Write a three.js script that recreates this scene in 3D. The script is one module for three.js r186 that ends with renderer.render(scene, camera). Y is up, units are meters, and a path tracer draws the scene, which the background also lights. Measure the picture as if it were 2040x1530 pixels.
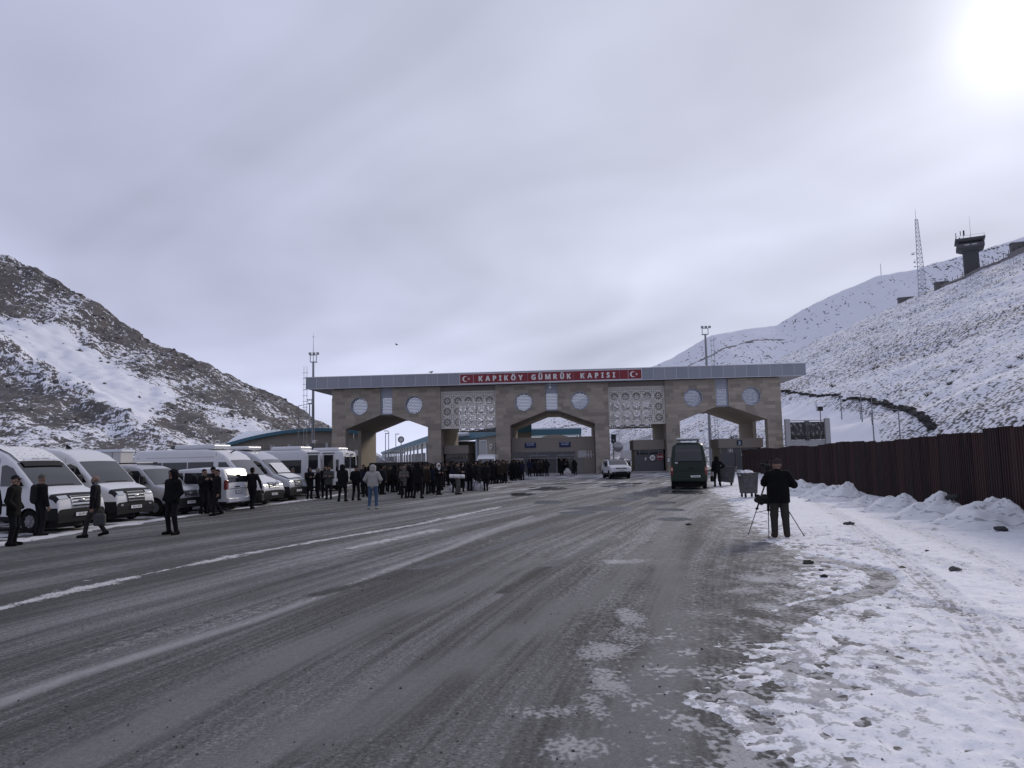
import * as THREE from 'three';
import { mergeGeometries, mergeVertices, toCreasedNormals } from 'three/addons/utils/BufferGeometryUtils.js';
import { RoundedBoxGeometry } from 'three/addons/geometries/RoundedBoxGeometry.js';
import { FontLoader } from 'three/addons/loaders/FontLoader.js';
import { TextGeometry } from 'three/addons/geometries/TextGeometry.js';

// ---------------------------------------------------------------- noise
let seed = 7;
const rnd = () => { seed = (seed * 1664525 + 1013904223) >>> 0; return seed / 4294967296; };
const rr = (a, b) => a + (b - a) * rnd();
const PERM = new Uint8Array(512), GX = new Float32Array(256), GY = new Float32Array(256);
{ const p = [...Array(256).keys()]; for (let i = 255; i > 0; i--) { const j = Math.floor(rnd() * (i + 1)); [p[i], p[j]] = [p[j], p[i]]; }
  for (let i = 0; i < 512; i++) PERM[i] = p[i & 255];
  for (let i = 0; i < 256; i++) { const a = rnd() * 6.2832; GX[i] = Math.cos(a); GY[i] = Math.sin(a); } }
function noise(x, y) {                       // gradient noise, about -1..1
  const xf = Math.floor(x), yf = Math.floor(y), fx = x - xf, fy = y - yf, X = xf & 255, Y = yf & 255;
  const u = fx * fx * fx * (fx * (fx * 6 - 15) + 10), v = fy * fy * fy * (fy * (fy * 6 - 15) + 10);
  const a = PERM[PERM[X] + Y], b = PERM[PERM[X + 1] + Y], c = PERM[PERM[X] + Y + 1], d = PERM[PERM[X + 1] + Y + 1];
  const n0 = GX[a] * fx + GY[a] * fy, n1 = GX[b] * (fx - 1) + GY[b] * fy, n2 = GX[c] * fx + GY[c] * (fy - 1), n3 = GX[d] * (fx - 1) + GY[d] * (fy - 1);
  return 1.5 * (n0 + u * (n1 - n0) + v * (n2 - n0 + u * (n3 - n2 - n1 + n0)));
}
const fbm = (x, y, o = 4) => { let s = 0, a = 0.5; for (let i = 0; i < o; i++) { s += a * noise(x, y); x = x * 2.03 + 17.3; y = y * 2.03 - 9.1; a *= 0.5; } return s; };
const hash = (i, j = 0) => { const s = Math.sin(i * 127.1 + j * 311.7) * 43758.5453; return s - Math.floor(s); };
const clamp = (v, a = 0, b = 1) => v < a ? a : v > b ? b : v;
const lerp = (a, b, t) => a + (b - a) * t;
const smooth = (a, b, v) => { const t = clamp((v - a) / (b - a)); return t * t * (3 - 2 * t); };
const table = (t, x) => { if (x <= t[0][0]) return t[0][1]; for (let i = 1; i < t.length; i++) if (x <= t[i][0]) return lerp(t[i - 1][1], t[i][1], (x - t[i - 1][0]) / (t[i][0] - t[i - 1][0])); return t[t.length - 1][1]; };

// ---------------------------------------------------------------- camera, sky, sun, exposure
const scene = new THREE.Scene();
const camera = new THREE.PerspectiveCamera(54.04, 4 / 3, 0.1, 6000);
camera.position.set(0, 2.0, 0);
camera.rotation.set(THREE.MathUtils.degToRad(5.559), 0, THREE.MathUtils.degToRad(-1.203), 'YXZ');
const renderer = new THREE.WebGLRenderer({ antialias: true });
renderer.toneMapping = THREE.LinearToneMapping;
renderer.toneMappingExposure = 1.0;
renderer.shadowMap.enabled = true;

const SUN = new THREE.Vector3(0.5262, 0.4285, -0.7345).normalize();   // veiled by cloud, up the valley to the right
{ // overcast sky: cloud deck with long drifting bands, brightest where the sun stands behind it
  const W = 1024, H = 512, d = new Float32Array(W * H * 4);
  for (let j = 0; j < H; j++) for (let i = 0; i < W; i++) {
    const az = ((i + 0.5) / W - 0.5) * Math.PI * 2, el = ((j + 0.5) / H - 0.5) * Math.PI;
    const x = Math.cos(az) * Math.cos(el), y = Math.sin(el), z = Math.sin(az) * Math.cos(el);
    const g = Math.acos(clamp(x * SUN.x + y * SUN.y + z * SUN.z, -1, 1));
    const yy = Math.max(y, 0.0) + 0.16, px = x / yy, pz = z / yy;
    const ca = 0.86, sa = 0.51, a = px * ca + pz * sa, b = -px * sa + pz * ca;     // bands run across the valley
    const warp = fbm(px * 0.35 + 3, pz * 0.35, 3);
    const band = fbm(a * 0.16 + warp * 0.7 + 5, b * 0.62 + warp * 1.3, 5);
    const soft = fbm(px * 0.5 + 31, pz * 0.5 + 8, 5);
    const fine = fbm(px * 1.7 + 11, pz * 1.7 + 2, 4);
    let L = 0.575 * (1 - 0.1 * smooth(0.5, 0.1, g)) * (1 + 0.56 * band + 0.26 * soft + 0.14 * fine);
    L *= lerp(0.87, 1.0, smooth(0.62, 0.0, y));
    L *= lerp(0.92, 1.06, smooth(2.2, 0.5, g));
    const glow = 0.1 * Math.exp(-(g * g) / (2 * 0.24 * 0.24)) + 0.1 * Math.exp(-(g * g) / (2 * 0.1 * 0.1)) + 0.4 * Math.exp(-(g * g) / (2 * 0.045 * 0.045));
    const gl = glow * (1 + 0.5 * band + 0.5 * soft + 0.4 * fine);
    const k = (j * W + i) * 4;
    const bl = smooth(0.35, 1.1, g); d[k] = L * lerp(0.915, 0.89, bl) + gl * 0.98; d[k + 1] = L * lerp(0.955, 0.935, bl) + gl * 0.985; d[k + 2] = L * lerp(1.17, 1.235, bl) + gl; d[k + 3] = 1;
  }
  const sky = new THREE.DataTexture(d, W, H, THREE.RGBAFormat, THREE.FloatType);
  sky.mapping = THREE.EquirectangularReflectionMapping; sky.magFilter = sky.minFilter = THREE.LinearFilter; sky.needsUpdate = true;
  scene.background = sky; scene.environment = sky;
}
const sun = new THREE.DirectionalLight(0xfff3e2, 1.35);
sun.position.copy(SUN).multiplyScalar(300); sun.castShadow = true; sun.shadow.radius = 24;
Object.assign(sun.shadow.camera, { left: -120, right: 120, top: 120, bottom: -120, far: 700 }); sun.shadow.mapSize.set(4096, 4096);
scene.add(sun, sun.target);

// ---------------------------------------------------------------- helpers
const V = (x, y, z) => new THREE.Vector3(x, y, z);
const taken = {};
const numbered = n => { const k = taken[n] = (taken[n] ?? -1) + 1; return k ? `${n}_${String(k).padStart(3, '0')}` : n; };
function tag(o, label, category, group) { o.userData.label = label; o.userData.category = category; if (group) o.userData.group = group; return o; }
function thing(name, label, category, pos = [0, 0, 0], turn = 0, group) {
  const o = new THREE.Group(); o.name = numbered(name); o.position.set(...pos); o.rotation.y = turn; scene.add(o); return tag(o, label, category, group);
}
function part(parent, name, geo, m, label) {
  const o = new THREE.Mesh(geo, m); o.name = name; o.castShadow = o.receiveShadow = true; parent.add(o); if (label) o.userData.label = label; return o;
}
function solo(name, label, category, geo, m, group) { const o = part(scene, numbered(name), geo, m); return tag(o, label, category, group); }
function structure(name, geo, m) { const o = part(scene, numbered(name), geo, m); o.userData.kind = 'structure'; return o; }
function stuff(parent, name, geo, m, label) { const o = part(parent, parent === scene ? numbered(name) : name, geo, m); o.userData.kind = 'stuff'; if (label) o.userData.label = label; return o; }
function mg(list) {
  const out = list.filter(Boolean).map(g => { g = g.index ? g.toNonIndexed() : g; const r = new THREE.BufferGeometry();
    r.setAttribute('position', g.attributes.position); if (!g.attributes.normal) { g.computeVertexNormals(); } r.setAttribute('normal', g.attributes.normal);
    r.setAttribute('uv', g.attributes.uv || new THREE.BufferAttribute(new Float32Array(g.attributes.position.count * 2), 2)); return r; });
  return out.length === 1 ? out[0] : mergeGeometries(out);
}
const bx = (w, h, d, x = 0, y = 0, z = 0, ry = 0) => { const g = new THREE.BoxGeometry(w, h, d); if (ry) g.rotateY(ry); return g.translate(x, y, z); };
const rb = (w, h, d, x = 0, y = 0, z = 0, r = 0.02) => new RoundedBoxGeometry(w, h, d, 2, Math.min(r, w * 0.45, h * 0.45, d * 0.45)).translate(x, y, z);
function rod(a, b, r0, r1 = r0, seg = 8) {
  const A = V(...a), B = V(...b), d = B.clone().sub(A), g = new THREE.CylinderGeometry(r1, r0, d.length(), seg);
  g.applyQuaternion(new THREE.Quaternion().setFromUnitVectors(V(0, 1, 0), d.clone().normalize())); return g.translate((A.x + B.x) / 2, (A.y + B.y) / 2, (A.z + B.z) / 2);
}
function bar(a, b, w, h = w) {                  // square bar between two points
  const A = V(...a), B = V(...b), d = B.clone().sub(A), g = new THREE.BoxGeometry(w, h, d.length());
  const o = new THREE.Object3D(); o.position.copy(A).add(B).multiplyScalar(0.5); o.lookAt(B); o.updateMatrix(); return g.applyMatrix4(o.matrix);
}
function prism(poly, z0, z1) {                  // convex polygon in xy made solid between z0 (front) and z1
  const P = [], n = poly.length, tri = (a, b, c) => P.push(...a, ...b, ...c);
  let area = 0; for (let i = 0; i < n; i++) { const a = poly[i], b = poly[(i + 1) % n]; area += a[0] * b[1] - b[0] * a[1]; }
  if (area < 0) poly = [...poly].reverse();
  for (let i = 1; i < n - 1; i++) { tri([...poly[0], z0], [...poly[i], z0], [...poly[i + 1], z0]); tri([...poly[0], z1], [...poly[i + 1], z1], [...poly[i], z1]); }
  for (let i = 0; i < n; i++) { const a = poly[i], b = poly[(i + 1) % n]; tri([...a, z0], [...a, z1], [...b, z1]); tri([...a, z0], [...b, z1], [...b, z0]); }
  const g = new THREE.BufferGeometry(); g.setAttribute('position', new THREE.Float32BufferAttribute(P, 3));
  const uv = []; for (let i = 0; i < P.length; i += 3) uv.push(P[i] + P[i + 2] * 0.5, P[i + 1]); g.setAttribute('uv', new THREE.Float32BufferAttribute(uv, 2));
  g.computeVertexNormals(); return g;
}
const mirrorSafe = g => g;
function gridGeo(nu, nv, f, uvf) {              // f(u,v) -> [x,y,z], u and v 0..1
  const P = [], U = [], I = [];
  for (let j = 0; j <= nv; j++) for (let i = 0; i <= nu; i++) { const u = i / nu, v = j / nv; P.push(...f(u, v)); U.push(...(uvf ? uvf(u, v) : [u, v])); }
  for (let j = 0; j < nv; j++) for (let i = 0; i < nu; i++) { const a = j * (nu + 1) + i, b = a + 1, c = a + nu + 1, d = c + 1; I.push(a, b, d, a, d, c); }
  const g = new THREE.BufferGeometry(); g.setAttribute('position', new THREE.Float32BufferAttribute(P, 3)); g.setAttribute('uv', new THREE.Float32BufferAttribute(U, 2)); g.setIndex(I); g.computeVertexNormals(); return g;
}
const C = (r, g = r, b = r) => new THREE.Color().setRGB(r, g, b);
const mat = (c, rough = 0.8, o = {}) => new THREE.MeshStandardMaterial({ color: Array.isArray(c) ? C(...c) : C(c), roughness: rough, ...o });
const cloth = (c, rough = 0.9, spec = 0.3, o = {}) => new THREE.MeshPhysicalMaterial({ color: Array.isArray(c) ? C(...c) : C(c), roughness: rough, specularIntensity: spec, ...o });
const s8 = v => { v = clamp(v); return 255 * (v <= 0.0031308 ? v * 12.92 : 1.055 * Math.pow(v, 1 / 2.4) - 0.055); };
function colourMap(w, h, f) {                   // f(u,v) -> [r,g,b] linear
  const d = new Uint8Array(w * h * 4); let k = 0;
  for (let j = 0; j < h; j++) for (let i = 0; i < w; i++) { const c = f((i + 0.5) / w, (j + 0.5) / h); d[k++] = s8(c[0]); d[k++] = s8(c[1]); d[k++] = s8(c[2]); d[k++] = 255; }
  const t = new THREE.DataTexture(d, w, h); t.colorSpace = THREE.SRGBColorSpace; t.magFilter = THREE.LinearFilter; t.minFilter = THREE.LinearMipmapLinearFilter; t.generateMipmaps = true; t.wrapS = t.wrapT = THREE.RepeatWrapping; t.needsUpdate = true; return t;
}
function greyMap(w, h, f) {
  const d = new Uint8Array(w * h * 4); let k = 0;
  for (let j = 0; j < h; j++) for (let i = 0; i < w; i++) { const c = 255 * clamp(f((i + 0.5) / w, (j + 0.5) / h)); d[k++] = c; d[k++] = c; d[k++] = c; d[k++] = 255; }
  const t = new THREE.DataTexture(d, w, h); t.magFilter = THREE.LinearFilter; t.minFilter = THREE.LinearMipmapLinearFilter; t.generateMipmaps = true; t.wrapS = t.wrapT = THREE.RepeatWrapping; t.needsUpdate = true; return t;
}
const tnoise = (u, v, s, o) => { // tiling noise on the unit square
  const a = u * Math.PI * 2, b = v * Math.PI * 2, R = s / 6.2832; return (fbm(Math.cos(a) * R + Math.cos(b) * R * 0.37 + 7, Math.sin(a) * R + Math.sin(b) * R * 0.81 + 3, o) + fbm(Math.cos(b) * R + 40, Math.sin(b) * R + Math.sin(a) * R * 0.6 + 20, o)) * 0.7; };
const inPoly = (p, x, y) => { let c = false; for (let i = 0, j = p.length - 1; i < p.length; j = i++) if ((p[i][1] > y) !== (p[j][1] > y) && x < (p[j][0] - p[i][0]) * (y - p[i][1]) / (p[j][1] - p[i][1]) + p[i][0]) c = !c; return c; };
const segD = (p, x, y) => { let m = 1e9; for (let i = 1; i < p.length; i++) { const [ax, ay] = p[i - 1], [bx_, by] = p[i], dx = bx_ - ax, dy = by - ay, t = clamp(((x - ax) * dx + (y - ay) * dy) / (dx * dx + dy * dy)); m = Math.min(m, (x - ax - t * dx) ** 2 + (y - ay - t * dy) ** 2); } return Math.sqrt(m); };
const polyD = (p, x, y) => { const d = segD([...p, p[0]], x, y); return inPoly(p, x, y) ? d : -d; };    // positive inside
function bake(f, x0, x1, d0, d1, cell) {          // a slow function of (x, D) looked up on a grid
  const nx = Math.ceil((x1 - x0) / cell), nz = Math.ceil((d1 - d0) / cell), g = new Float32Array((nx + 1) * (nz + 1));
  for (let j = 0; j <= nz; j++) for (let i = 0; i <= nx; i++) g[j * (nx + 1) + i] = f(x0 + i * cell, d0 + j * cell);
  return (x, D) => { let u = (x - x0) / cell, v = (D - d0) / cell; u = u < 0 ? 0 : u > nx - 0.001 ? nx - 0.001 : u; v = v < 0 ? 0 : v > nz - 0.001 ? nz - 0.001 : v; const i = u | 0, j = v | 0, a = u - i, b = v - j, k = j * (nx + 1) + i; return (g[k] * (1 - a) + g[k + 1] * a) * (1 - b) + (g[k + nx + 1] * (1 - a) + g[k + nx + 2] * a) * b; };
}
const t00 = Date.now(), log = s => console.log(s, ((Date.now() - t00) / 1000).toFixed(1));
// ================================================================ GROUND (x to the right, D = distance up the valley = -z)
const L1 = [[-8.2, 6], [-7.4, 11.03], [-7.22, 12.3], [-6.69, 14.65], [-6.02, 16.78], [-5.09, 19.06], [-4.02, 21.36], [-3.03, 23.5], [-2.17, 26.21], [-0.6, 31]];
const L1B = [[-3.77, 17.58], [-2.95, 19.82], [-2.23, 21.71]];
const L2 = [[-4.8, 4], [-4.44, 6.67], [-4.26, 7.48], [-3.86, 8.51], [-3.37, 9.78], [-2.98, 11.19], [-2.41, 13.75], [-1.44, 17.36], [-0.87, 20.03], [0.6, 26]];
const B3 = [[-2.4, 3], [-1.84, 5.18], [-1.34, 6.23], [-0.64, 7.47], [0.44, 9.64], [1.52, 12.16], [3, 17]];
const B4 = [[-3.5, 4], [-2.99, 5.59], [-2.62, 6.97], [-2.23, 8.37], [-1.73, 9.86], [-0.97, 11.56], [0.4, 15]];
const GRV = [[-4.6, 8.5], [-2.5, 12.43], [-1.68, 15.29], [-0.33, 18.72], [0.47, 21.11], [2, 26]];
const WET = [[-3.0, 11.6], [-2.3, 13], [-1.81, 13.96], [-1.42, 14.76], [-0.72, 16.51], [0.17, 19.2], [0.92, 21.76]], WET2 = [[-0.21, 11.47], [0.57, 13.94], [1.26, 15.59], [1.85, 17.26], [2.43, 18.18]];
const TRK = [[0.4, 3.6], [0.69, 5.05], [1.04, 6.32], [1.56, 8.05], [2.11, 10.44], [2.69, 13.63], [4.05, 19.65], [6, 30]];
const VSTRIP = [[-13.7, 17], [-13.67, 20.67], [-13.41, 24.67], [-13.01, 28.38], [-12.3, 33.12], [-11.2, 38.96], [-10.4, 46]];
const ICE = [[0.9, 7.95, 0.34, 0.45], [1.25, 8.55, 0.3, 0.5], [1.42, 9.5, 0.2, 0.7], [0.8, 6.9, 0.2, 0.55], [0.62, 6.3, 0.12, 0.35], [0.4, 5.4, 0.3, 0.3], [0.2, 6.2, 0.35, 0.2], [3.9, 12.3, 0.5, 0.5], [3.3, 9.9, 0.35, 0.35], [3.4, 11.2, 0.5, 0.35], [2.1, 14.5, 0.6, 0.4]];
const PUD = [[3.2, 28.8, 1.5, 2.0], [2.2, 26.9, 0.9, 1.0], [2.0, 47.9, 1.6, 3.4], [0.4, 40.9, 0.9, 2.2], [6.7, 49.5, 1.5, 3.4], [6.5, 38.3, 1.0, 3.0], [8.7, 39.6, 1.7, 2.6], [5.2, 35, 0.8, 1.9], [1.5, 33.5, 1.0, 1.4], [5.6, 27.5, 0.8, 1.0], [4.9, 23.5, 0.9, 0.9], [6.0, 31.5, 0.9, 1.3], [4.6, 55, 3.5, 1.2], [-2, 60, 3, 1.6], [8.2, 53, 2.2, 1.6]];
const SEDGE = [[1.54, 5.01], [1.61, 6.16], [1.77, 6.67], [2.25, 7.42], [2.62, 7.96], [3.02, 8.55], [3.57, 9.48], [4.0, 10.23], [4.3, 11.2], [4.7, 12.26], [5.4, 14.17], [5.93, 16.06], [5.9, 17.51], [6.39, 20.52], [7.24, 24.74], [8.72, 31.1], [9.86, 36.9], [10.79, 42.15], [13, 50], [15.36, 57.92], [19.55, 71], [23.7, 80], [60, 80], [60, 20], [24, -12], [1.8, -12], [1.7, 3]];
const dEdge = bake((x, D) => polyD(SEDGE, x, D), 0, 34, -12, 82, 0.12);
const dRoad = Object.fromEntries(Object.entries({ L1, L1B, L2, B3, B4, GRV, WET, WET2, TRK, VSTRIP }).map(([k, p]) => [k, bake((x, D) => segD(p, x, D), -26, 14, 0, 50, 0.1)]));
const bandS = (x, D) => x - (D < 30 ? 0.2 * D + 0.0035 * D * D : 9.15 + 0.38 * (D - 30));
function road(x, D, near) {
  const s = bandS(x, D), wob = 0.12 * noise(s * 0.6, D * 0.25), b = 0.9 * noise(s * 0.8 + 9, D * 0.03) + 0.55 * noise((s + wob) * 2.9, D * 0.06 + 4) + 0.36 * noise((s + wob) * 9, D * 0.16) + 0.3 * noise((s + wob) * 22, D * 0.4);
  const blot = fbm(x * 0.35 + 4, D * 0.3, 4), grain = near ? noise(x * 55, D * 55) * 0.5 + noise(x * 23, D * 23) * 0.38 + noise(x * 9, D * 9) * 0.2 : noise(x * 14, D * 8) * 0.42 + noise(x * 6, D * 4) * 0.34;
  let a = lerp(0.042, 0.178, smooth(-0.8, 1.0, b * 1.05 + 0.45 * blot + 0.35 * grain - 0.12 - 0.25 * smooth(-3, -7, x))), rough = 0.84, snow = 0;
  a *= 1 + 0.42 * smooth(11, 20, D) * smooth(-9, -3, x);                // dustier further up the yard, with grazing sky sheen put into the colour
  const coarse = smooth(0.1, 0.7, b * -0.7 + 0.3 * blot + 0.25);        // worn wheel paths show bare stone chips
  a *= 1 + grain * (0.42 + 0.6 * coarse);
  if (x > 0.5) { const ch = smooth(2.4, 0.4, Math.abs(dRoad.TRK(x, D) - 0.7)) * smooth(5, 9, D); if (ch > 0) { const n = noise(x * 15, D * 9) + 0.8 * noise(x * 34, D * 22) + 0.5 * fbm(s * 3, D * 0.7, 3); a *= 1 + ch * clamp(0.75 * n, -0.6, 1.1); } }
  if (near) { const chip = noise(x * 38 + 5, D * 38); if (chip > 0.5) a *= 1.8; else if (chip < -0.52) a *= 0.5; }
  const dust = (p, w, k, edge) => { const d = p(x, D) / w; if (d > 2.4) return; const m = smooth(1.7, 0.1, d + edge * noise(x * 1.6, D * 0.8) + 0.45 * edge * noise(s * 14, D * 0.5) + 0.35 * grain); a = lerp(a, k * (1 + 0.35 * grain), m * 0.85); };
  const wet = (p, w) => { const d = p(x, D); if (d < w * 1.6) { const t = d / w + 0.4 * noise(s * 2.2, D * 0.35) + 0.3 * noise(s * 9, D * 0.9) + 0.45 * grain; if (t < 1) { a = lerp(a, 0.036, smooth(1, 0.2, t)); rough = lerp(rough, 0.45, smooth(1, 0.2, t)); } } };
  const line = (p, w, k, lim) => { const d = p(x, D); if (d > w * 3) return; const ww = w * (1 + 0.75 * noise(D * 0.55, w * 90) + 0.3 * noise(D * 2.3, 7)), t = d / ww + 0.6 * noise(x * 6, D * 3.4) + 0.65 * noise(x * 27, D * 19), g = fbm(x * 1.1 + 8, D * 0.7, 3); if (t < 1 && g < lim) a = lerp(a, k * (1 + 0.5 * grain), smooth(1.05, 0.35, t) * smooth(lim, lim - 0.22, g)); };
  if (D < 32) { dust(dRoad.B3, 0.3, 0.15, 0.7); dust(dRoad.B4, 0.26, 0.15, 0.7); dust(dRoad.TRK, 0.3, 0.165, 0.8);
  dust(dRoad.L2, 0.11, 0.3, 0.35);
  line(dRoad.L1, 0.15, 0.5, 0.5); line(dRoad.L1B, 0.16, 0.42, 0.42); wet(dRoad.WET, 0.26); wet(dRoad.WET2, 0.22); }
  const gd = dRoad.GRV(x, D); if (gd < 0.7) { const m = smooth(1, 0.3, gd / 0.42 + 0.7 * noise(x * 3, D * 1.6)); if (m > 0) { const n = noise((s + wob) * 16, D * 7) + 0.7 * noise(x * 33, D * 21); a *= 1 + m * (n > 0 ? 0.75 * n : 0.7 * n); } }
  { const sd = dEdge(x, D) + 0.42; if (x > 0.6 && sd > -1.3 && sd < 2.5) { const n = fbm(x * 3.2 + 5, D * 2.3, 4) + 0.5 * noise(x * 17, D * 12) + 0.35 * grain, lim = 0.42 - 0.62 * smooth(-1.2, 1.0, sd + 0.8 * fbm(x * 0.9, D * 0.7, 3)); if (n > lim) snow = Math.max(snow, smooth(lim, lim + 0.35, n) * 0.5); } }
  { const sd = dEdge(x, D); if (sd > -2.6 && D > 6) { const e = sd - 0.1 + 0.9 * fbm(x * 0.9, D * 0.8, 3), n = fbm(x * 2.4 + 7, D * 1.7, 4) + 0.35 * noise(x * 15, D * 10), k = smooth(-1.9, -0.2, e) * smooth(6, 12, D); a = lerp(a, n > 0.04 ? 0.26 + 0.1 * n : 0.11 + 0.12 * (n + 0.3), k * smooth(0.5, 0.9, 0.75 + 0.25 * n)); } }
  if (D > 22) for (const [px, pd, rx, rd] of PUD) { const q = ((x - px) / rx) ** 2 + ((D - pd) / rd) ** 2; if (q > 2.2) continue; const t = q + 0.75 * fbm(x * 1.1 + 3, D * 0.7, 3) + 0.2 * noise(x * 6, D * 3); if (t < 0.8) { a = lerp(a, 0.035, smooth(0.8, 0.55, t)); rough = lerp(rough, 0.12, smooth(0.8, 0.5, t)); } }
  if (D < 16 && x > -0.5) for (const [px, pd, rx, rd] of ICE) { const q = ((x - px) / rx) ** 2 + ((D - pd) / rd) ** 2; if (q > 3) continue; const t = q + 1.5 * fbm(x * 2.6 + 3, D * 1.7, 5) + 0.45 * noise(x * 16, D * 11); if (t < 0.85) snow = Math.max(snow, smooth(0.85, -0.2, t + 0.8 * noise(x * 30, D * 22)) * 0.42); }
  { const n = fbm(s * 1.5 + 20, D * 0.2 + 3, 4) + 0.4 * noise(x * 9, D * 5) * 0.5, lim = 0.52 - 0.36 * smooth(24, 52, D) * smooth(-12, -2, x) - 0.2 * smooth(60, 72, D); if (n > lim && D > 12) snow = Math.max(snow, smooth(lim, lim + 0.12, n) * 0.55); }
  { const d = dRoad.VSTRIP(x, D) / 0.5 + 0.8 * fbm(x * 2.3, D * 1.1, 3) + 0.3 * noise(x * 12, D * 8); if (d < 0.8) snow = Math.max(snow, smooth(0.8, 0.55, d) * 0.9); }
  if (x < -13.2 && D > 15 && D < 75) { const n = fbm(x * 0.8, D * 0.8 + 3, 4) + 0.1; if (n > 0.02) snow = Math.max(snow, smooth(0.02, 0.2, n) * 0.8); }
  if (D > 72 && x > -4) { const n = fbm(x * 0.5, D * 1.2, 3); if (n > 0.12) snow = Math.max(snow, 0.7 * smooth(0.12, 0.2, n)); }
  const c = [a * 1.0, a * 0.995, a * 1.015];
  if (snow) { const g = 0.66 * (1 + 0.18 * grain); return [lerp(c[0], g, snow), lerp(c[1], g, snow), lerp(c[2], g * 1.04, snow), lerp(rough, 0.8, snow)]; }
  c.push(rough); return c;
}
const gravelBump = greyMap(512, 512, (u, v) => { let m = 1; const n = 34, x = u * n, y = v * n, X = Math.floor(x), Y = Math.floor(y);
  for (let i = -1; i < 2; i++) for (let j = -1; j < 2; j++) { const a = ((X + i) % n + n) % n, b = ((Y + j) % n + n) % n; const d = Math.hypot(X + i + 0.2 + 0.6 * hash(a, b) - x, Y + j + 0.2 + 0.6 * hash(b + 77, a) - y) / (0.55 + 0.4 * hash(a + 9, b)); if (d < m) m = d; }
  return Math.sqrt(1 - m * m * 0.98); });
function roadSheet(x0, x1, d0, d1, w, h, near, bump) {
  const R = near ? null : new Uint8Array(w * h * 4); let k = 0;
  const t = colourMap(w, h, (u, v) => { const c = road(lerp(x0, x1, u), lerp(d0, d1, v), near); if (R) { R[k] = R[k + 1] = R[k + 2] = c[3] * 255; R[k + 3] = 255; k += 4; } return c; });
  const m = new THREE.MeshStandardMaterial({ map: t, roughness: near ? 0.9 : 1 });
  if (R) { const q = new THREE.DataTexture(R, w, h); q.magFilter = THREE.LinearFilter; q.needsUpdate = true; m.roughnessMap = q; }
  if (bump) { const b = gravelBump.clone(); b.repeat.set((x1 - x0) / 0.42, (d1 - d0) / 0.42); b.needsUpdate = true; m.bumpMap = b; m.bumpScale = bump; }
  return structure('asphalt_yard', gridGeo(8, 8, (u, v) => [lerp(x0, x1, u), 0, -lerp(d0, d1, v)]), m);
}
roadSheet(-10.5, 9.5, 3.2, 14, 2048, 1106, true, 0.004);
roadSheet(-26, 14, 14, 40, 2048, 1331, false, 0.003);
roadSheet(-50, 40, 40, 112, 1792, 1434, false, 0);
roadSheet(-26, -10.5, 3.2, 14, 512, 357, false, 0.006);
roadSheet(-26, 14, -14, 3.2, 512, 220, false, 0.006);
log('road');

const plainSnow = colourMap(512, 512, (u, v) => { const n = tnoise(u, v, 40, 5), k = n > 0.28 ? 0.3 : 0.74 + 0.05 * n; return [k, k * 1.005, k * 1.03]; });
{ const t = plainSnow.clone(); t.repeat.set(130, 130); t.needsUpdate = true;
  structure('snow_field', gridGeo(4, 4, (u, v) => [lerp(-1600, 1600, u), -0.06, lerp(400, -2600, v)]), new THREE.MeshStandardMaterial({ map: t, roughness: 0.9 })); }

// ---- trodden snow on the verge between the yard and the iron fence
const ARC = [[5.62, 14.37], [5.84, 13.29], [5.94, 12.59], [5.7, 11.86], [5.19, 11.04], [4.6, 10.52], [4.13, 10.22], [3.63, 9.78], [2.83, 8.74]];
const RUTS = [[[2.9, 3], [3.6, 5.2], [4.6, 7.5], [5.35, 9.2], [6.3, 12], [7.6, 16], [9.5, 22], [12, 31]], [[4.3, 3], [5.1, 5.2], [6.1, 7.5], [6.85, 9.2], [7.8, 12], [9.0, 16], [10.4, 22]], [[6.6, 6], [5.6, 8.6], [5.0, 10.8]], [[5.5, 4], [7.0, 8.5], [7.4, 12.5], [7.2, 17]]];
const dArc = bake((x, D) => segD(ARC, x, D), 2, 7, 8, 15.2, 0.03), dRuts = RUTS.map(r => bake((x, D) => segD(r, x, D), 1, 13, 2, 32, 0.05));
const FA = [11.0, 12.5], FB = [12.13, 18.3], FC = [23.74, 78.6];
const fenceX = D => D < 18.3 ? lerp(FA[0], FB[0], (D - FA[1]) / 5.8) : lerp(FB[0], FC[0], (D - 18.3) / 60.3);
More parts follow.
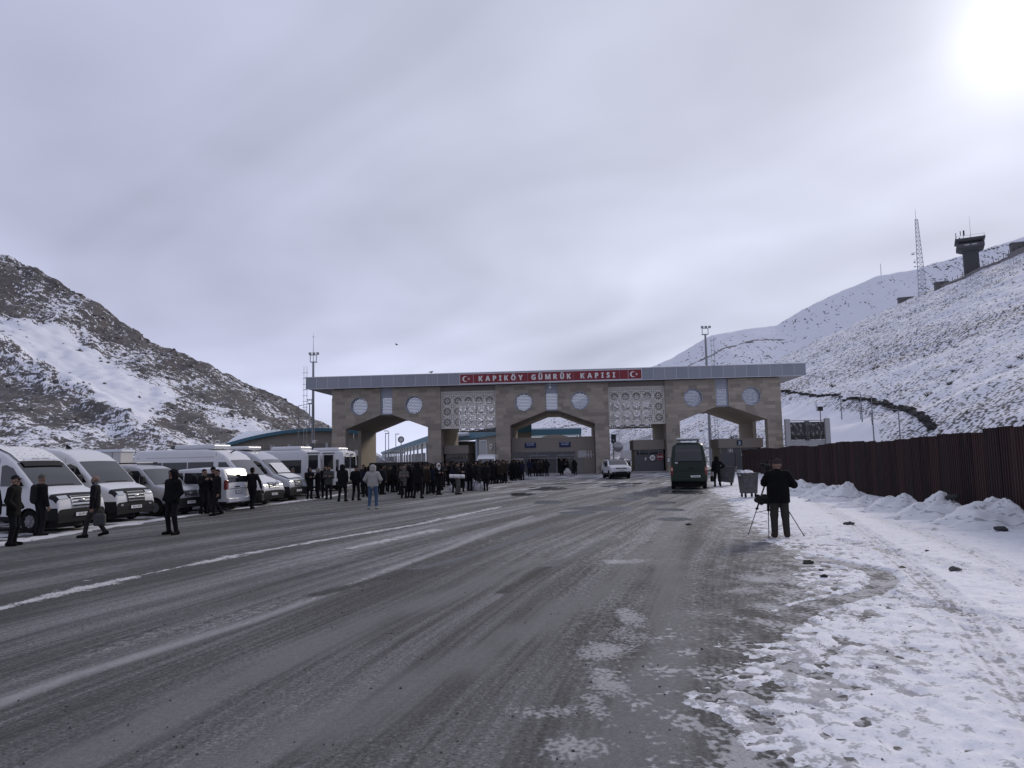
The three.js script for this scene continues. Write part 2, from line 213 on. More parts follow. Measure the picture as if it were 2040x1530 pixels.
function snowH(x, D) {
  const sd = dEdge(x, D) + 0.42 + 0.6 * fbm(x * 0.8 + 2, D * 0.7, 4) + 0.16 * noise(x * 4.5, D * 3);
  let h = -0.03 + 0.046 * smooth(-0.4, 0.9, sd) + 0.05 * smooth(0.8, 4, sd);
  h += 0.03 * fbm(x * 1.6, D * 1.3 + 5, 3) * smooth(0.4, 2.4, sd) + 0.010 * noise(x * 5.2, D * 3.6) + 0.011 * noise(x * 10.5, D * 8) + 0.0085 * noise(x * 10.9 + 3 * noise(x * 3, D * 3), D * 10.7);
  const cl = fbm(x * 4.2 + 40, D * 2.8, 4) + 0.3 * fbm(x * 1.2, D * 0.9, 2); h -= 0.032 * smooth(0.0, 0.34, cl) * smooth(4.2, 0.2, sd);
  const arc = dArc(x, D); if (arc < 0.45) h -= 0.04 * smooth(0.24, 0.14, arc + 0.04 * noise(x * 7, D * 7)) - 0.02 * smooth(0.38, 0.3, arc) * smooth(0.2, 0.3, arc);
  dRuts.forEach((r, i) => { const d = r(x, D); if (d < 0.35) { const tr = Math.sin((x * 0.9 + D) * 42 + d * 20) > 0 ? 1 : 0.35; h -= (i < 2 ? 0.018 : 0.026) * smooth(0.2, 0.12, d) * tr - 0.012 * smooth(0.34, 0.26, d) * smooth(0.18, 0.24, d); } });
  const f = fenceX(D) - x; h += 0.16 * smooth(2.6, 0.2, f) * smooth(8, 14, D) * (0.7 + 0.5 * noise(x * 0.6, D * 0.5));
  // footprints
  const cx = Math.floor(x / 0.75), cz = Math.floor(D / 0.62); for (let i = -1; i < 2; i++) for (let j = -1; j < 2; j++) { const a = cx + i, b = cz + j; if (hash(a * 3.1, b) > 0.42) continue; const fx = (a + 0.2 + 0.6 * hash(a, b + 5)) * 0.75 - x, fz = (b + 0.2 + 0.6 * hash(a + 5, b)) * 0.62 - D, an = 1.2 * hash(a, b * 2.3) - 0.3, u = fx * Math.cos(an) - fz * Math.sin(an), v = fx * Math.sin(an) + fz * Math.cos(an), q = (u / 0.055) ** 2 + (v / 0.14) ** 2; if (q < 1.6) h -= 0.017 * smooth(1.3, 0.6, q) - 0.006 * smooth(1.6, 1.4, q) * smooth(1.1, 1.4, q); }
  return h;
}
function snowColour(x, D) {                     // crusted snow, grey where it is thin over the asphalt, trodden grey in the wheel tracks
  const g = noise(x * 30, D * 24), g2 = noise(x * 47 + 9, D * 38), n2 = fbm(x * 6.5 + 3, D * 4.8, 5), n3 = fbm(x * 2.1 + 13, D * 1.5, 4), sd = dEdge(x, D) + 0.42, big = fbm(x * 0.55 + 9, D * 0.5, 3);
  let k = 0.8 + 0.05 * g + 0.05 * g2 + 0.07 * n2;
  let cover = -0.24 + 0.38 * clamp(sd / 2.4) + 0.22 * clamp((sd - 1.8) / 3) - 0.3 * big + 0.16 * smooth(6, 12, D), tread = 0;
  const arc = dArc(x, D); if (arc < 0.3) tread = smooth(0.22, 0.12, arc + 0.05 * noise(x * 9, D * 9)) * (0.75 + 0.25 * Math.sin(arc * 95));
  let rut = 0; for (const r of dRuts) { const d = r(x, D); if (d < 0.34) rut = Math.max(rut, smooth(0.32, 0.16, d + 0.06 * noise(x * 5, D * 5)) * (0.6 + 0.4 * Math.sin(d * 60) * (n3 > -0.2 ? 1 : 0))); }
  cover -= 0.26 * rut;
  const m = n2 + 0.5 * n3 + 0.3 * g + 0.16 * g2; if (m > cover) k = lerp(k, 0.3 + 0.12 * g + 0.1 * n2, smooth(cover, cover + 0.3, m) * 0.9);
  k *= 1 - 0.24 * rut * (0.7 + 0.9 * g);
  if (tread) k = lerp(k, 0.2 + 0.07 * g, tread * smooth(0.5, 0.1, n3));
  if (g2 > 0.72) k *= 0.55;
  return [k * 0.975, k * 0.995, k * 1.05];
}
function snowSheet(x0, x1, d0, d1, cell, w, h, dy) {
  const nx = Math.round((x1 - x0) / cell), nz = Math.round((d1 - d0) / cell);
  structure('snow_verge', gridGeo(nx, nz, (u, v) => { const x = lerp(x0, x1, u), D = lerp(d0, d1, v); return [x, snowH(x, D) + dy, -D]; }),
    new THREE.MeshStandardMaterial({ map: colourMap(w, h, (u, v) => snowColour(lerp(x0, x1, u), lerp(d0, d1, v))), roughness: 0.85 }));
}
snowSheet(1, 14, 3.2, 20, 0.045, 1536, 1985, 0);
snowSheet(5, 33, 20, 81, 0.2, 1024, 2048, 0);
snowSheet(1, 24, -12, 3.2, 0.25, 256, 256, 0);
snowSheet(14, 33, 3.2, 20, 0.25, 256, 256, 0);
log('snow');

// ================================================================ HILLS
const LR = [[-420, 150], [-300, 122], [-240, 104], [-207.7, 90.7], [-195.1, 83.6], [-183.7, 78.1], [-176.3, 72.8], [-165, 68], [-157.6, 60], [-145.2, 51.5], [-133, 47.8], [-120.8, 41.9], [-104.5, 33.4], [-92.4, 28.1], [-80.3, 20.8], [-71.3, 15.2], [-55.4, 5.9], [-46, 1], [-40, -2]];
const dSpur = bake((x, D) => segD([[-190, 246], [-162.6, 237], [-143.8, 233], [-110.4, 209], [-93.5, 194.5], [-70, 165]], x, D), -330, -40, 118, 330, 1);
const leftH = (x, D) => { const t = clamp((D - 122) / 178), r = table(LR, x); let h = r * Math.pow(t, 1.12);
  if (D > 300) h = r - (D - 300) * 0.5;
  const k = smooth(0, 12, h); h += k * (2.1 * fbm(x * 0.05, D * 0.03, 4) + 0.9 * noise(x * 0.21, D * 0.12) + 0.5 * noise(x * 0.55, D * 0.3));
  const spur = dSpur(x, D); h += k * 3.2 * smooth(9, 1, spur) * (0.7 + 0.4 * noise(x * 0.2, D * 0.2));
  return h - 0.5; };
const PATCH = [[-195, 254], [-176.8, 257], [-161.8, 267], [-148, 263], [-132.5, 256.5], [-113.6, 247.5], [-108, 232], [-104, 215.5], [-101.4, 203], [-113.1, 214], [-130, 228], [-147.1, 243.5], [-159.1, 244], [-175, 244]];
const dPatch = bake((x, D) => polyD(PATCH, x, D), -330, -40, 118, 330, 1);
const SNOW = [0.77, 0.79, 0.85];
function leftC(x, D) {
  const f1 = fbm(x * 0.09, D * 0.05, 4), f2 = fbm(x * 0.85 + 3 + D * 0.12, D * 0.34 + 6, 5), f3 = noise(x * 3.1 + D * 0.3, D * 1.2), f4 = noise(x * 0.24 + D * 0.1, D * 0.06);
  const up = smooth(255, 285, D), pd = dPatch(x, D) + 9 * fbm(x * 0.12, D * 0.12, 4) + 2, str = fbm(x * 0.32 + D * 0.16, D * 0.62 - x * 0.1, 4), gul = fbm(x * 0.028 + D * 0.03, D * 0.02, 3);
  let c = -0.12 - 0.1 * up + 0.4 * f1 + 0.4 * f2 + 0.26 * f3 + 0.5 * str + 0.55 * gul + 0.1 * smooth(-130, -75, x);
  if (pd > -4) c += 0.62 * smooth(-4, 6, pd);
  const rock = 0.092 + 0.06 * fbm(x * 0.1 + 3, D * 0.08, 4) + 0.05 * fbm(x * 0.8, D * 0.5, 3) + 0.03 * noise(x * 3, D * 1.6), k = smooth(-0.05, 0.09, c), warm = 0.5 + 0.5 * f4;
  return [lerp(rock * (1 + 0.1 * warm), SNOW[0], k), lerp(rock * 0.97, SNOW[1], k), lerp(rock * (1.0 - 0.1 * warm), SNOW[2], k)];
}
const RF = [[80, -30], [60, 20], [42, 50], [38, 85], [34, 110], [26, 150], [14, 220], [-10, 330]];
const sideD = bake((x, D) => { const d = segD(RF, x, D), fx = table(RF.map(p => [p[1], p[0]]), D); return x > fx ? d : -d; }, 20, 330, 10, 300, 1);
const ROADR = [[56, 165], [55.3, 152.5], [55.2, 143], [54.5, 132], [52.9, 121], [51, 114], [48, 108], [45, 100], [42, 88]];
const dRoadR = bake((x, D) => segD(ROADR, x, D), 20, 80, 60, 190, 0.5);
function rightH(x, D) {
  const s = sideD(x, D); let h = s < 0 ? s * 0.1 : 0.2 * Math.min(s, 14) + 0.43 * Math.max(0, s - 11.5) * smooth(8, 20, s);
  const Dr = 262 + 6 * noise(x * 0.03, 2); if (D > Dr) h -= (D - Dr) * 0.55;
  const k = smooth(1, 10, h); h += k * (1.5 * fbm(x * 0.035, D * 0.035, 4) + 0.55 * noise(x * 0.16, D * 0.16) + 0.22 * noise(x * 0.6, D * 0.6));
  const r = dRoadR(x, D); h -= 0.4 * smooth(5, 2, r);
  return h - 0.55;
}
function rightC(x, D) {
  const s = sideD(x, D), a = x * 0.8 + D * 0.6, b = -x * 0.6 + D * 0.8;                   // streaks follow the contour lines
  const f1 = fbm(x * 0.03 + 8, D * 0.03, 4), f2 = fbm(a * 0.34, b * 0.85, 4), f3 = noise(x * 3.3, D * 2.2), f4 = fbm(a * 0.9 + 5, b * 2.0, 3);
  let c = 0.19 + 0.36 * f1 + 0.36 * f2 + 0.4 * f3 + 0.58 * f4 - 0.16 * smooth(40, 8, s) * smooth(70, 90, D);
  const r = dRoadR(x, D); if (r < 5) c += 0.7 * smooth(4.4, 3, r + noise(x * 0.8, D * 0.8) * 0.7);
  if (s < 0) c += 0.4;
  const rock = 0.085 + 0.03 * f3 + 0.03 * noise(x * 4, D * 4), k = smooth(-0.05, 0.08, c);
  return [lerp(rock * 1.02, SNOW[0], k), lerp(rock * 0.99, SNOW[1], k), lerp(rock, SNOW[2], k)];
}
const FR = [[-140, 0], [-60, 2], [-29.6, 7.7], [5.9, 24.5], [51.3, 43.4], [84, 58.3], [103.6, 66], [128.5, 80.1], [149.7, 83.6], [170.8, 85.5], [189.3, 95.9], [216, 107.9], [239.4, 117.4], [265.8, 120.8], [289.2, 128.6], [309.2, 133.5], [336, 141], [420, 160], [560, 170]];
function farH(x, D) { const t = clamp((D - 300) / 180), r = table(FR, x) - 1.5; let h = D < 480 ? r * Math.pow(t, 0.95) : r - (D - 480) * 0.45; const k = smooth(0, 15, h); return h + k * (1.6 * fbm(x * 0.03, D * 0.03, 4) + 0.35 * noise(x * 0.2, D * 0.2)) - 1; }
const dFarLines = bake((x, D) => Math.min(...[[[95, 452], [120, 447], [150, 455], [165, 450]], [[60, 430], [85, 425], [110, 432]], [[-10, 400], [20, 405], [50, 395]]].map(q => segD(q, x, D))), -140, 520, 296, 560, 1);
function farC(x, D) {
  const f1 = fbm(x * 0.02, D * 0.02, 4), f2 = fbm(x * 0.25, D * 0.12, 4), f3 = noise(x * 0.9, D * 0.5); let c = 0.36 + 0.4 * f1 + 0.55 * f2 + 0.42 * f3;
  { const d = dFarLines(x, D) + noise(x * 0.3, D * 0.3); if (d < 1) c -= 0.9; }
  const k = smooth(-0.03, 0.1, c), rock = 0.15 + 0.04 * f3; return [lerp(rock, SNOW[0], k), lerp(rock * 0.99, SNOW[1], k), lerp(rock * 1.03, SNOW[2], k)];
}
function hill(name, x0, x1, d0, d1, cell, hf, cf, w, h) {
  const nx = Math.round((x1 - x0) / cell), nz = Math.round((d1 - d0) / cell);
  return structure(name, gridGeo(nx, nz, (u, v) => { const x = lerp(x0, x1, u), D = lerp(d0, d1, v); return [x, hf(x, D), -D]; }),
    new THREE.MeshStandardMaterial({ map: colourMap(w, h, (u, v) => cf(lerp(x0, x1, u), lerp(d0, d1, v))), roughness: 0.92 }));
}
hill('rocky_hill', -330, -40, 118, 330, 1.0, leftH, leftC, 2048, 1498);
hill('snowy_hill', 20, 330, 10, 300, 1.15, rightH, rightC, 2048, 1916);
hill('snowy_hill', -140, 520, 296, 560, 2.4, farH, farC, 2048, 820);
log('hills');
// boulders and shrubs nobody could count
function scatter(name, geo, m, n, pick, label) {
  const o = new THREE.InstancedMesh(geo, m, n), d = new THREE.Object3D(); let k = 0, guard = 0;
  while (k < n && guard++ < n * 20) { const p = pick(); if (!p) continue; d.position.set(p[0], p[1], p[2]); d.rotation.set(rr(-0.3, 0.3), rr(0, 6.28), rr(-0.3, 0.3)); d.scale.set(p[3] * rr(0.8, 1.4), p[3] * rr(0.55, 1), p[3] * rr(0.8, 1.3)); d.updateMatrix(); o.setMatrixAt(k, d.matrix); o.setColorAt(k, C(rr(0.7, 1.25))); k++; }
  o.count = k; o.name = numbered(name); o.userData.kind = 'stuff'; o.userData.label = label; o.castShadow = o.receiveShadow = true; scene.add(o); return o;
}
const lump = (sub, amp, s) => { const g = new THREE.IcosahedronGeometry(1, sub), p = g.attributes.position; for (let i = 0; i < p.count; i++) { const x = p.getX(i), y = p.getY(i), z = p.getZ(i), k = 1 + amp * noise(x * 1.7 + s, y * 1.7 + z * 2.3 + s); p.setXYZ(i, x * k, y * k, z * k); } g.computeVertexNormals(); return g; };
const rockM = mat([0.12, 0.113, 0.108], 0.95), shrubM = mat([0.075, 0.065, 0.055], 1);
scatter('boulders', lump(1, 0.7, 3), rockM, 900, () => { const x = rr(-240, -58), D = rr(150, 303), h = leftH(x, D); if (h < 1 || (polyD(PATCH, x, D) > 2 && rnd() < 0.93)) return; if (D < 215 && rnd() < 0.7) return; if (D < 285 && noise(x * 0.06, D * 0.05) + noise(x * 0.2, D * 0.1) * 0.5 < 0.05) return; const big = rnd(); return [x, h - 0.1, -D, D > 210 && D < 285 && big > 0.97 ? rr(1.0, 1.9) : rr(0.2, 0.6)]; }, 'dark boulders strewn over the rocky hill');
const tuft = (() => { const L = []; for (let i = 0; i < 14; i++) { const a = i * 2.4, t = 0.25 + 0.75 * hash(i), e = [Math.cos(a) * t, 0.9 - 0.45 * t, Math.sin(a) * t]; L.push(rod([e[0] * 0.1, -0.2, e[2] * 0.1], e, 0.07, 0.02, 3)); } return mg(L); })();
scatter('shrubs', tuft, shrubM, 3600, () => { const x = rr(36, 200), D = rr(45, 265), s = sideD(x, D); if (s < 6 || segD(ROADR, x, D) < 4) return; const h = rightH(x, D), n = fbm(x * 0.04, D * 0.04, 3); if (n < -0.05 && rnd() < 0.7) return; return [x, h, -D, rr(0.16, 0.42) * (rnd() > 0.95 ? 2.4 : 1)]; }, 'small dark shrubs poking through the snowy hillside');
log('scatter');
// ================================================================ CUSTOMS GATE (local x along the front, +z out of the front)
const font = await new FontLoader().loadAsync('fonts/droid/droid_sans_bold.typeface.json');
const stoneTex = (r, g, b, s) => colourMap(256, 256, (u, v) => { const n = 0.5 * tnoise(u, v, 30, 5) + 0.35 * noise(u * 6 + s, v * 60) + 0.25 * noise(u * 90, v * 90 + s), k = 1 + 0.24 * n; return [r * k, g * k, b * k]; });
const stoneM = [[0.345, 0.30, 0.245], [0.30, 0.263, 0.22], [0.385, 0.335, 0.272], [0.262, 0.23, 0.194], [0.33, 0.29, 0.245]].map((c, i) => new THREE.MeshStandardMaterial({ map: stoneTex(...c, i * 7), roughness: 0.82 }));
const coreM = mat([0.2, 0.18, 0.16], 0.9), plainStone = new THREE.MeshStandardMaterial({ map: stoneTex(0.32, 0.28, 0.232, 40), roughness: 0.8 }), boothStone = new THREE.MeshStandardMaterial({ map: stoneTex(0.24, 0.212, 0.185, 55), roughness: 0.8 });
const fasciaM = mat([0.27, 0.285, 0.325], 0.5, { metalness: 0.15 }), fasciaM2 = mat([0.25, 0.268, 0.31], 0.5, { metalness: 0.15 }), stripM = mat([0.62, 0.63, 0.68], 0.4), soffitM = mat([0.42, 0.43, 0.46], 0.7);
const latticeM = mat([0.64, 0.61, 0.56], 0.7), bluegreyM = mat([0.36, 0.39, 0.46], 0.55);
const glassDark = new THREE.MeshPhysicalMaterial({ color: C(0.02, 0.022, 0.026), roughness: 0.06, clearcoat: 0.4 }), frameM = mat([0.2, 0.2, 0.21], 0.5), redM = mat([0.22, 0.022, 0.03], 0.55), whiteM = mat([0.72, 0.7, 0.7], 0.6), steelM = mat([0.33, 0.34, 0.36], 0.45, { metalness: 0.4 }), blackM = mat(0.02, 0.7);
const gate = thing('customs_gate', 'wide three-arched stone border gate with grey flat roof and red sign', 'gate', [4.44, 0, -84.88], THREE.MathUtils.degToRad(-4));
// convex polygon minus convex polygon -> convex pieces
function cut(poly, a, b, keepLeft) { const out = [], n = poly.length, f = p => ((b[0] - a[0]) * (p[1] - a[1]) - (b[1] - a[1]) * (p[0] - a[0])) * (keepLeft ? 1 : -1);
  for (let i = 0; i < n; i++) { const p = poly[i], q = poly[(i + 1) % n], fp = f(p), fq = f(q); if (fp >= 0) out.push(p); if (fp * fq < 0) { const t = fp / (fp - fq); out.push([lerp(p[0], q[0], t), lerp(p[1], q[1], t)]); } } return out; }
const areaOf = p => { let a = 0; for (let i = 0; i < p.length; i++) { const q = p[(i + 1) % p.length]; a += p[i][0] * q[1] - q[0] * p[i][1]; } return a / 2; };
function minus(polys, hole) { // hole counter-clockwise
  const res = []; for (const poly of polys) { let rest = poly; for (let i = 0; i < hole.length && rest.length > 2; i++) { const a = hole[i], b = hole[(i + 1) % hole.length]; const o = cut(rest, a, b, false); if (o.length > 2 && Math.abs(areaOf(o)) > 0.002) res.push(o); rest = cut(rest, a, b, true); } } return res; }
const AX = [-18.95, 0, 18.95], AH = 4.78, SP = 5.6, AT = 7.12, AF = 0.74;
const archPoly = c => [[c - AH, -0.5], [c + AH, -0.5], [c + AH, SP], [c + AF, AT], [c - AF, AT], [c - AH, SP]];
const circ = (cx, cy, r, n = 28) => [...Array(n)].map((_, i) => [cx + r * Math.cos(i / n * 6.2832), cy + r * Math.sin(i / n * 6.2832)]);
const blocks = [[-25.3, -12.7], [-6.35, 6.35], [12.7, 25.3]];
const tiles = [];
blocks.forEach(([x0, x1], bi) => {
  const c = AX[bi], holes = [archPoly(c), circ(c - 3.18, 8.2, 1.0), circ(c + 3.18, 8.2, 1.0), [[c - 0.7, AT - 0.01], [c + 0.7, AT - 0.01], [c + 0.7, 10.4], [c - 0.7, 10.4]]];
  // solid wall behind the cladding
  const sh = new THREE.Shape([[x0, 0], [c - AH, 0], [c - AH, SP], [c - AF, AT], [c - 0.7, AT], [c - 0.7, 10.22], [x0, 10.22]].map(p => new THREE.Vector2(...p)));
  const sh2 = new THREE.Shape([[x1, 0], [x1, 10.22], [c + 0.7, 10.22], [c + 0.7, AT], [c + AF, AT], [c + AH, SP], [c + AH, 0]].map(p => new THREE.Vector2(...p)));
  [[sh, -3.18], [sh2, 3.18]].forEach(([s, o]) => { const hp = new THREE.Path(); hp.absarc(c + o, 8.2, 1.0, 0, Math.PI * 2, true); s.holes.push(hp); const g = new THREE.ExtrudeGeometry(s, { depth: 1.17, bevelEnabled: false, curveSegments: 28 }); g.translate(0, 0, -1.2); part(gate, 'front_wall', g, plainStone); });
  // arch soffit through the depth, rear legs
  const t = 0.28, prof = [[c - AH, SP], [c - AF, AT], [c + AF, AT], [c + AH, SP]];
  const slabs = []; for (let i = 0; i < 3; i++) slabs.push(prism([prof[i], prof[i + 1], [prof[i + 1][0], prof[i + 1][1] + t], [prof[i][0], prof[i][1] + t]], -1.2, -14));
  part(gate, 'arch_soffit', mg(slabs), plainStone);
  // stone cladding, course by course
  const ch = 0.4; for (let r = 0; r * ch < 10.2; r++) { const y0 = r * ch + 0.006, y1 = Math.min((r + 1) * ch - 0.006, 10.2); let x = x0 - (r % 2 ? 0.55 : 0) - 0.3 * hash(r, bi + 3);
    while (x < x1) { const w = 0.85 + 0.5 * hash(x * 3.3, r + bi), a = Math.max(x + 0.006, x0 - 0.03), b = Math.min(x + w - 0.006, x1 + 0.03); x += w; if (b - a < 0.12) continue;
      let ps = [[[a, y0], [b, y0], [b, y1], [a, y1]]]; for (const h of holes) ps = minus(ps, h); const ar = ps.reduce((s, p) => s + Math.abs(areaOf(p)), 0); if (ar < 0.012) continue;
      tiles.push({ g: () => mg(ps.map(p => prism(p, 0.004 * hash(a * 7, r), -0.035))), ar, y: y0, m: stoneM[Math.floor(hash(a * 1.7, r * 5.1 + bi) * 5)] }); } }
});
tiles.sort((a, b) => (b.ar + (b.y > 4 ? 0.2 : 0)) - (a.ar + (a.y > 4 ? 0.2 : 0)));
tiles.slice(0, 300).forEach(t => part(gate, 'stone_tile', t.g(), t.m));
for (const m of stoneM) { const l = tiles.slice(300).filter(t => t.m === m); if (l.length) stuff(gate, 'stone_tiles', mg(l.map(t => t.g())), m); }
// legs behind the front wall: open bay, then a deep rear pier
for (const s of [-1, 1]) { part(gate, 'rear_pier', bx(0.4, 5.9, 7.3, s * 23.93, 2.95, -10.35), plainStone);
  for (const u of [14.2, 5.55]) { part(gate, 'side_wall', bx(1.5, 10.2, 12.2, s * (u - (u > 10 ? 0.75 : -0.02)), 5.1, -7.9), plainStone); } }
// pierced screens: a round one each side of every strip, in slats that let the sky through
function screen(parent, name, poly, pitch, hole, z) {
  const xs = poly.map(p => p[0]), ys = poly.map(p => p[1]), x0 = Math.min(...xs), x1 = Math.max(...xs), y0 = Math.min(...ys), y1 = Math.max(...ys);
  const s = new THREE.Shape(poly.map(p => new THREE.Vector2(...p))); let k = 0;
  for (let y = y0 + pitch * 0.5; y < y1; y += pitch, k++) for (let x = x0 + pitch * (k % 2 ? 0.15 : 0.65); x < x1; x += pitch) {
    const w = hole * 0.4, h = hole * 0.36, q = [[x - w, y - h], [x + w, y - h], [x, y + h * 1.25]]; if (!q.every(p => inPoly(poly, p[0] + Math.sign(p[0] - (x0 + x1) / 2) * 0.012, p[1] + Math.sign(p[1] - (y0 + y1) / 2) * 0.012))) continue;
    s.holes.push(new THREE.Path([q[0], q[2], q[1]].map(p => new THREE.Vector2(...p)))); }
  return part(parent, name, new THREE.ExtrudeGeometry(s, { depth: 0.04, bevelEnabled: false }).translate(0, 0, z), bluegreyM);
}
for (const c of AX) { for (const s of [-1, 1]) { const g = screen(gate, 'round_screen', circ(c + s * 3.18, 8.2, 0.99, 36), 0.165, 0.145, -0.3);
    part(g, 'rim', new THREE.TorusGeometry(1.0, 0.035, 6, 40).translate(c + s * 3.18, 8.2, 0.01), bluegreyM); }
  screen(gate, 'strip_screen', [[c - 0.69, AT + 0.02], [c + 0.69, AT + 0.02], [c + 0.69, 10.2], [c - 0.69, 10.2]], 0.165, 0.145, -0.25); }
// rosette lattice tiles over the two narrow bays, front and back
const TL = 1.22, rosette = (() => { const h = TL / 2, s = new THREE.Shape([[-h, -h], [h, -h], [h, h], [-h, h]].map(p => new THREE.Vector2(...p))), H = l => s.holes.push(new THREE.Path(l.map(p => new THREE.Vector2(...p))));
  for (let i = 0; i < 12; i++) { const a = i * Math.PI / 6, P = (r, d) => [r * Math.cos(a + d), r * Math.sin(a + d)]; H([P(0.13, 0), P(0.28, -0.19), P(0.43, -0.15), P(0.49, 0), P(0.43, 0.15), P(0.28, 0.19)]); }
  for (let i = 0; i < 12; i++) { const a = (i + 0.5) * Math.PI / 6; if (i % 3 === 1) continue; const P = (r, d) => [r * Math.cos(a + d), r * Math.sin(a + d)], e = P(0.525, 0); if (Math.max(Math.abs(e[0]), Math.abs(e[1])) > 0.55) continue; H([P(0.485, 0), P(0.515, -0.05), P(0.55, 0), P(0.515, 0.05)]); }
  for (const sx of [-1, 1]) for (const sy of [-1, 1]) { const q = [[0.4, 0.55], [0.47, 0.44], [0.55, 0.4], [0.55, 0.55]].map(p => [p[0] * sx, p[1] * sy]); H(sx * sy > 0 ? q.reverse() : q); const q2 = [[0.43, 0.33], [0.55, 0.22], [0.55, 0.34]].map(p => [p[0] * sx, p[1] * sy]); H(sx * sy > 0 ? q2.reverse() : q2); const q3 = [[0.33, 0.43], [0.22, 0.55], [0.34, 0.55]].map(p => [p[0] * sx, p[1] * sy]); H(sx * sy > 0 ? q3 : q3.reverse()); }
  H(circ(0, 0, 0.085, 8).reverse());
  return new THREE.ExtrudeGeometry(s, { depth: 0.05, bevelEnabled: false }); })();
const halfTile = (() => { const h = TL / 2, s = new THREE.Shape([[-h, 0], [h, 0], [h, 0.42], [-h, 0.42]].map(p => new THREE.Vector2(...p))); for (let i = 0; i < 7; i++) for (let j = 0; j < 2; j++) { const x = -0.52 + i * 0.165, y = 0.06 + j * 0.18; s.holes.push(new THREE.Path([[x, y], [x + 0.06, y + 0.12], [x + 0.12, y]].map(p => new THREE.Vector2(...p)))); } return new THREE.ExtrudeGeometry(s, { depth: 0.05, bevelEnabled: false }); })();
for (const c of [-9.52, 9.52]) for (const z of [-0.35, -13.6]) {
  const fr = part(gate, 'lattice_frame', mg([bx(6.3, 0.12, 0.12, c, 5.45, z), bx(6.3, 0.1, 0.12, c, 9.62, z), bx(0.1, 4.1, 0.12, c - 3.1, 7.53, z), bx(0.1, 4.1, 0.12, c + 3.1, 7.53, z)]), latticeM);
  for (let i = 0; i < 5; i++) { for (let j = 0; j < 3; j++) part(fr, 'rosette_tile', rosette, latticeM).position.set(c + (i - 2) * (TL + 0.002), 5.51 + TL * (j + 0.5) + j * 0.002, z - 0.02); part(fr, 'border_tile', halfTile, latticeM).position.set(c + (i - 2) * (TL + 0.002), 5.515 + TL * 3, z - 0.02); }
  part(gate, 'lintel', bx(6.32, 0.55, z > -1 ? 0.9 : 0.5, c, 9.95, z - 0.25), coreM);
}
// roof with panelled fascia
part(gate, 'roof', mg([bx(55.9, 1.24, 15.6, -0.1, 10.93, -7.05)]), soffitM);
part(gate, 'roof_edge', mg([bx(56.3, 0.06, 0.3, -0.1, 11.63, 0.72), bx(56.3, 0.05, 0.14, -0.1, 10.27, 0.8)]), stripM);
{ const n = 44, w = 56.1 / n; for (let i = 0; i < n; i++) { const x = -28.15 + (i + 0.5) * w; part(gate, 'fascia_panel', bx(w - 0.03, 1.26, 0.04, x, 10.94, 0.79), i % 3 ? fasciaM : fasciaM2); if (i) part(gate, 'joint_strip', bx(0.028, 1.26, 0.02, x - w / 2, 10.94, 0.8), stripM); }
  for (const s of [-1, 1]) for (let i = 0; i < 12; i++) part(gate, 'fascia_panel', bx(0.04, 1.26, 1.26, -0.1 + s * 28.0, 10.94, 0.1 - i * 1.3), fasciaM); }
// name board
{ const board = part(gate, 'name_board', bx(20.3, 1.06, 0.05, -0.1, 10.92, 0.85), redM, 'dark red name board with white raised letters and a flag at each end');
  part(board, 'board_frame', mg([bx(20.5, 0.07, 0.08, -0.1, 11.48, 0.86), bx(20.5, 0.1, 0.08, -0.1, 10.36, 0.86), bx(0.07, 1.06, 0.08, -10.3, 10.92, 0.86), bx(0.07, 1.06, 0.08, 10.1, 10.92, 0.86)]), stripM);
  for (const x of [-8.75, -7.75, -6.45, -5.17, -3.9, -2.62, -1.35, -0.08, 1.2, 2.5, 3.8, 5.1, 6.35, 7.65, 8.6]) part(board, 'panel_joint', bx(0.03, 1.05, 0.02, x, 10.92, 0.885), Math.abs(x) > 8.5 ? stripM : fasciaM);
  const put = (txt, x) => { for (const ch of txt) { if (ch === ' ') { x += 0.55; continue; } const g = new TextGeometry(ch, { font, size: 0.56, depth: 0.06, curveSegments: 4, bevelEnabled: true, bevelSize: 0.018, bevelThickness: 0.01, bevelSegments: 1 }); g.computeBoundingBox(); const b = g.boundingBox; g.translate(x - b.min.x, 10.63, 0.88); part(board, 'letter', g, whiteM); x += b.max.x - b.min.x + 0.3; } return x; };
  put('KAPIKÖY', -8.15); put('GÜMRÜK', -2.2); put('KAPISI', 3.3);
  for (const x of [-9.55, 9.25]) { const s = new THREE.Shape(); s.absarc(0, 0, 0.33, 0.62, Math.PI * 2 - 0.62, false); s.absarc(0.1, 0, 0.255, Math.PI * 2 - 0.78, 0.78, true);
    const st = new THREE.Shape([...Array(10)].map((_, i) => { const r = i % 2 ? 0.065 : 0.16, a = Math.PI + i * Math.PI / 5; return new THREE.Vector2(0.4 + r * Math.cos(a), r * Math.sin(a)); }));
    part(board, 'crescent', new THREE.ExtrudeGeometry(s, { depth: 0.03, bevelEnabled: false, curveSegments: 16 }).translate(x - 0.12, 10.92, 0.88), whiteM); part(board, 'star', new THREE.ExtrudeGeometry(st, { depth: 0.03, bevelEnabled: false }).translate(x - 0.12, 10.92, 0.88), whiteM); }
}
part(gate, 'camera_dome', mg([rod([-0.15, 9.75, 0.6], [-0.15, 10.3, 0.6], 0.03), new THREE.SphereGeometry(0.13, 12, 8).translate(-0.15, 9.7, 0.6)]), whiteM);
log('gate');

